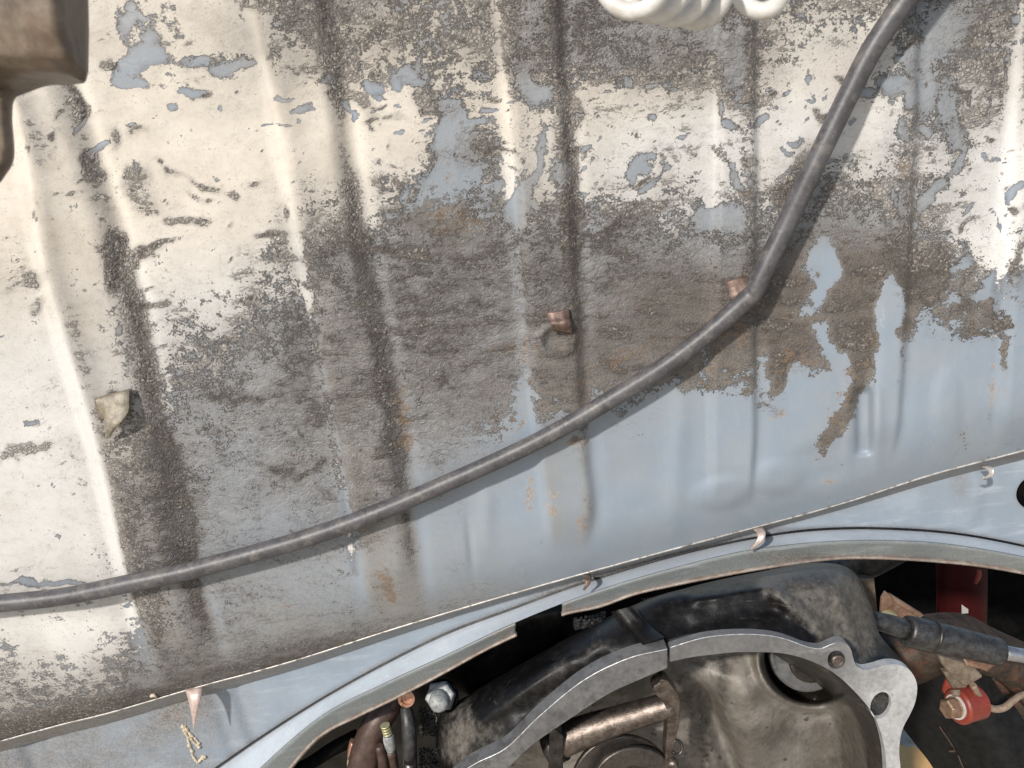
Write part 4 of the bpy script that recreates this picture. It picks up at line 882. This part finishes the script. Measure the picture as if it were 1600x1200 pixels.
loft('arm_tube', [[(1360, 1000, .19), (1420, 965, .19), (1500, 958, .19), (1560, 985, .2), (1660, 1030, .22)], [(1365, 1020, .15), (1425, 995, .14), (1500, 985, .14), (1570, 1015, .16), (1660, 1070, .2)], [(1375, 1045, .13), (1430, 1030, .12), (1500, 1015, .12), (1575, 1045, .15), (1660, 1120, .19)], [(1395, 1066, .14), (1435, 1066, .13), (1480, 1053, .13), (1560, 1062, .16), (1660, 1170, .2)], [(1395, 1070, .18), (1435, 1069, .17), (1480, 1055, .17), (1560, 1064, .19), (1660, 1172, .22)]], 'rusty', t, n=60, sub=10, smooth_rows=True, wob=.003, wscale=40)
plate('spring_bracket', [(1468, 1026), (1486, 1030), (1520, 1040), (1537, 1058), (1520, 1068), (1508, 1074), (1490, 1060), (1473, 1040)], .105, .012, 'tan', t, bevel=.002)
plate('bracket_leaf', [(1474, 1050), (1482, 1050), (1512, 1072), (1504, 1084), (1490, 1078)], .11, .008, 'tan', t, bevel=.001)
loft('mud_flap', [[(1500, 1020, .11), (1550, 1030, .11), (1557, 1034, .115)], [(1508, 1040, .10), (1535, 1046, .105), (1540, 1048, .11)]], 'rustplate', t, n=10, sub=3, solid=.002)
t = thing('rusty_plate', 'jagged rusty plate standing behind the black shaft', 'plate')
plate('plate_face', [(1378, 935), (1384, 925), (1394, 932), (1420, 950), (1444, 962), (1436, 970), (1415, 972), (1402, 974), (1376, 960)], .135, .004, 'rustplate', t, bevel=.0006)
plate('plate_edge', [(1392, 930), (1396, 932), (1444, 962), (1438, 966), (1400, 943)], .128, .006, 'rustplate', t, bevel=.0006)
lathe('brass_cap', P(1388, 970, .125), (-.2, -1, .5), [(.011, -.004), (.011, .002), (.006, .005), (.001, .006)], 'yellow', t, smooth=True)
t = thing('red_bushing', 'red polyurethane bushing with rusty bolt and white washer', 'bushing')
ba = (P(1472, 1111, .112) - P(1535, 1096, .128)); ba /= np.linalg.norm(ba); bp = P(1496, 1104, .10)
k = pxr(1496, 1104, .1)
lathe('bushing_body', bp, ba, [(22 * k, -42 * k), (26 * k, -40 * k), (26.5 * k, -8 * k), (27.5 * k, -6 * k), (27.5 * k, -1 * k), (24 * k, 2 * k)], 'red', t, seg=48, smooth=False, bevel=.0006)
lathe('washer', bp, ba, [(19 * k, 2 * k), (19 * k, 5 * k)], 'white', t, seg=40)
lathe('bolt_flange', bp, ba, [(16.5 * k, 5 * k), (15.5 * k, 8 * k)], 'rustbolt', t, seg=40)
lathe('bolt_head', bp, ba, [(16 * k, 8 * k), (16 * k, 21 * k), (13 * k, 23.5 * k)], 'rustbolt', t, hexa=True, bevel=.0006)
tube('red_neck', [(1478, 1066, .14, 17), (1500, 1076, .13, 20), (1515, 1088, .125, 22)], 'red', t, n=10, seg=24)
lathe('grease_nipple', P(1493, 1082, .10), (0, -.6, -1), [(.005, -.003), (.0045, .002), (.002, .004)], 'tan', t)
o = tube('brake_pipe', [(1520, 1070, .10, 5), (1530, 1088, .10, 5.5), (1541, 1102, .10, 5.5), (1555, 1108, .10, 5.5), (1570, 1105, .10, 5.5), (1584, 1094, .105, 5), (1604, 1084, .11, 5), (1680, 1070, .12, 5)], 'brakepipe', None, n=50, seg=14)
tag(o, 'thin muddy brake pipe looping right of the red bushing', 'brake pipe')
t = thing('red_shock_absorber', 'dark red upright strut in the shade behind the suspension arm', 'strut')
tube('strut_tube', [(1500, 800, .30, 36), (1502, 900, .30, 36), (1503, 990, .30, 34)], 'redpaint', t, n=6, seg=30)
tube('strut_seam', [(1465, 810, .29, 1.5), (1464, 975, .29, 1.5)], 'redpaint', t, n=3, seg=8)
plate('white_sticker', [(1503, 945), (1513, 952), (1513, 958), (1503, 959)], .262, .001, 'white', t)
o = tube('red_hook', [(1524, 912, .24, 2), (1529, 900, .24, 4), (1530, 890, .24, 2.5)], 'red', t, n=8, seg=10)
# tyre
t = thing('tyre', 'black tyre standing in the shade at the lower right corner', 'tyre')
TY = [[(1370, 1060, 0.290), (1400, 1122, 0.270), (1428, 1160, 0.250), (1462, 1207, 0.230), (1500, 1290, 0.220)], [(1430, 1045, 0.220), (1450, 1100, 0.210), (1480, 1140, 0.200), (1525, 1205, 0.180), (1550, 1290, 0.170)], [(1470, 1035, 0.190), (1500, 1085, 0.180), (1530, 1120, 0.170), (1575, 1195, 0.150), (1600, 1290, 0.140)], [(1530, 1025, 0.210), (1560, 1075, 0.190), (1590, 1110, 0.180), (1640, 1190, 0.160), (1680, 1290, 0.150)]]
loft('tread', TY, 'rubber', t, n=50, sub=8, smooth_rows=True, wob=.001)
for pts in ([(1468, 1135), (1492, 1172), (1483, 1174)], [(1497, 1180), (1510, 1212)], [(1483, 1174), (1492, 1172)]):
    tube('tread_ridge', [(a, b, .190 - .0003 * (b - 1130), 1.1) for a, b in pts], 'rusty', t, n=8, seg=6)
o = loft('side_beam', [[(1540, 1085, .24), (1600, 1165, .22), (1660, 1250, .2)], [(1560, 1060, .22), (1640, 1140, .2), (1700, 1250, .18)], [(1600, 1050, .26), (1700, 1120, .24), (1800, 1250, .2)]], 'rusty', None, n=30, sub=6, smooth_rows=True, wob=.002, solid=.003)
tag(o, 'dark brown beam running down beside the tyre at the right edge', 'beam')

# ================================================================== ground
g = new('ground', [(-30, -30, -.75), (30, -30, -.75), (30, 30, -.75), (-30, 30, -.75)], [(0, 1, 2, 3)], 'ground', None, smooth=False); g['kind'] = 'structure'
d = ray(1432, 1196); tt = (-.74 - CAM[2]) / d[2]; c = CAM + d * tt
vs = [(c[0] + .03 * math.cos(a) * random.uniform(.7, 1.2), c[1] + .05 * math.sin(a) * random.uniform(.7, 1.2), -.742) for a in np.linspace(0, 6.28, 14, endpoint=False)]
o = new('orange_scrap', vs + [(x, y, z - .006) for x, y, z in vs], [tuple(range(14))] + [(i, i + 14, (i + 1) % 14 + 14, (i + 1) % 14) for i in range(14)], 'orange', None, smooth=False)
tag(o, 'orange scrap lying on the sandy ground at the bottom edge', 'scrap')
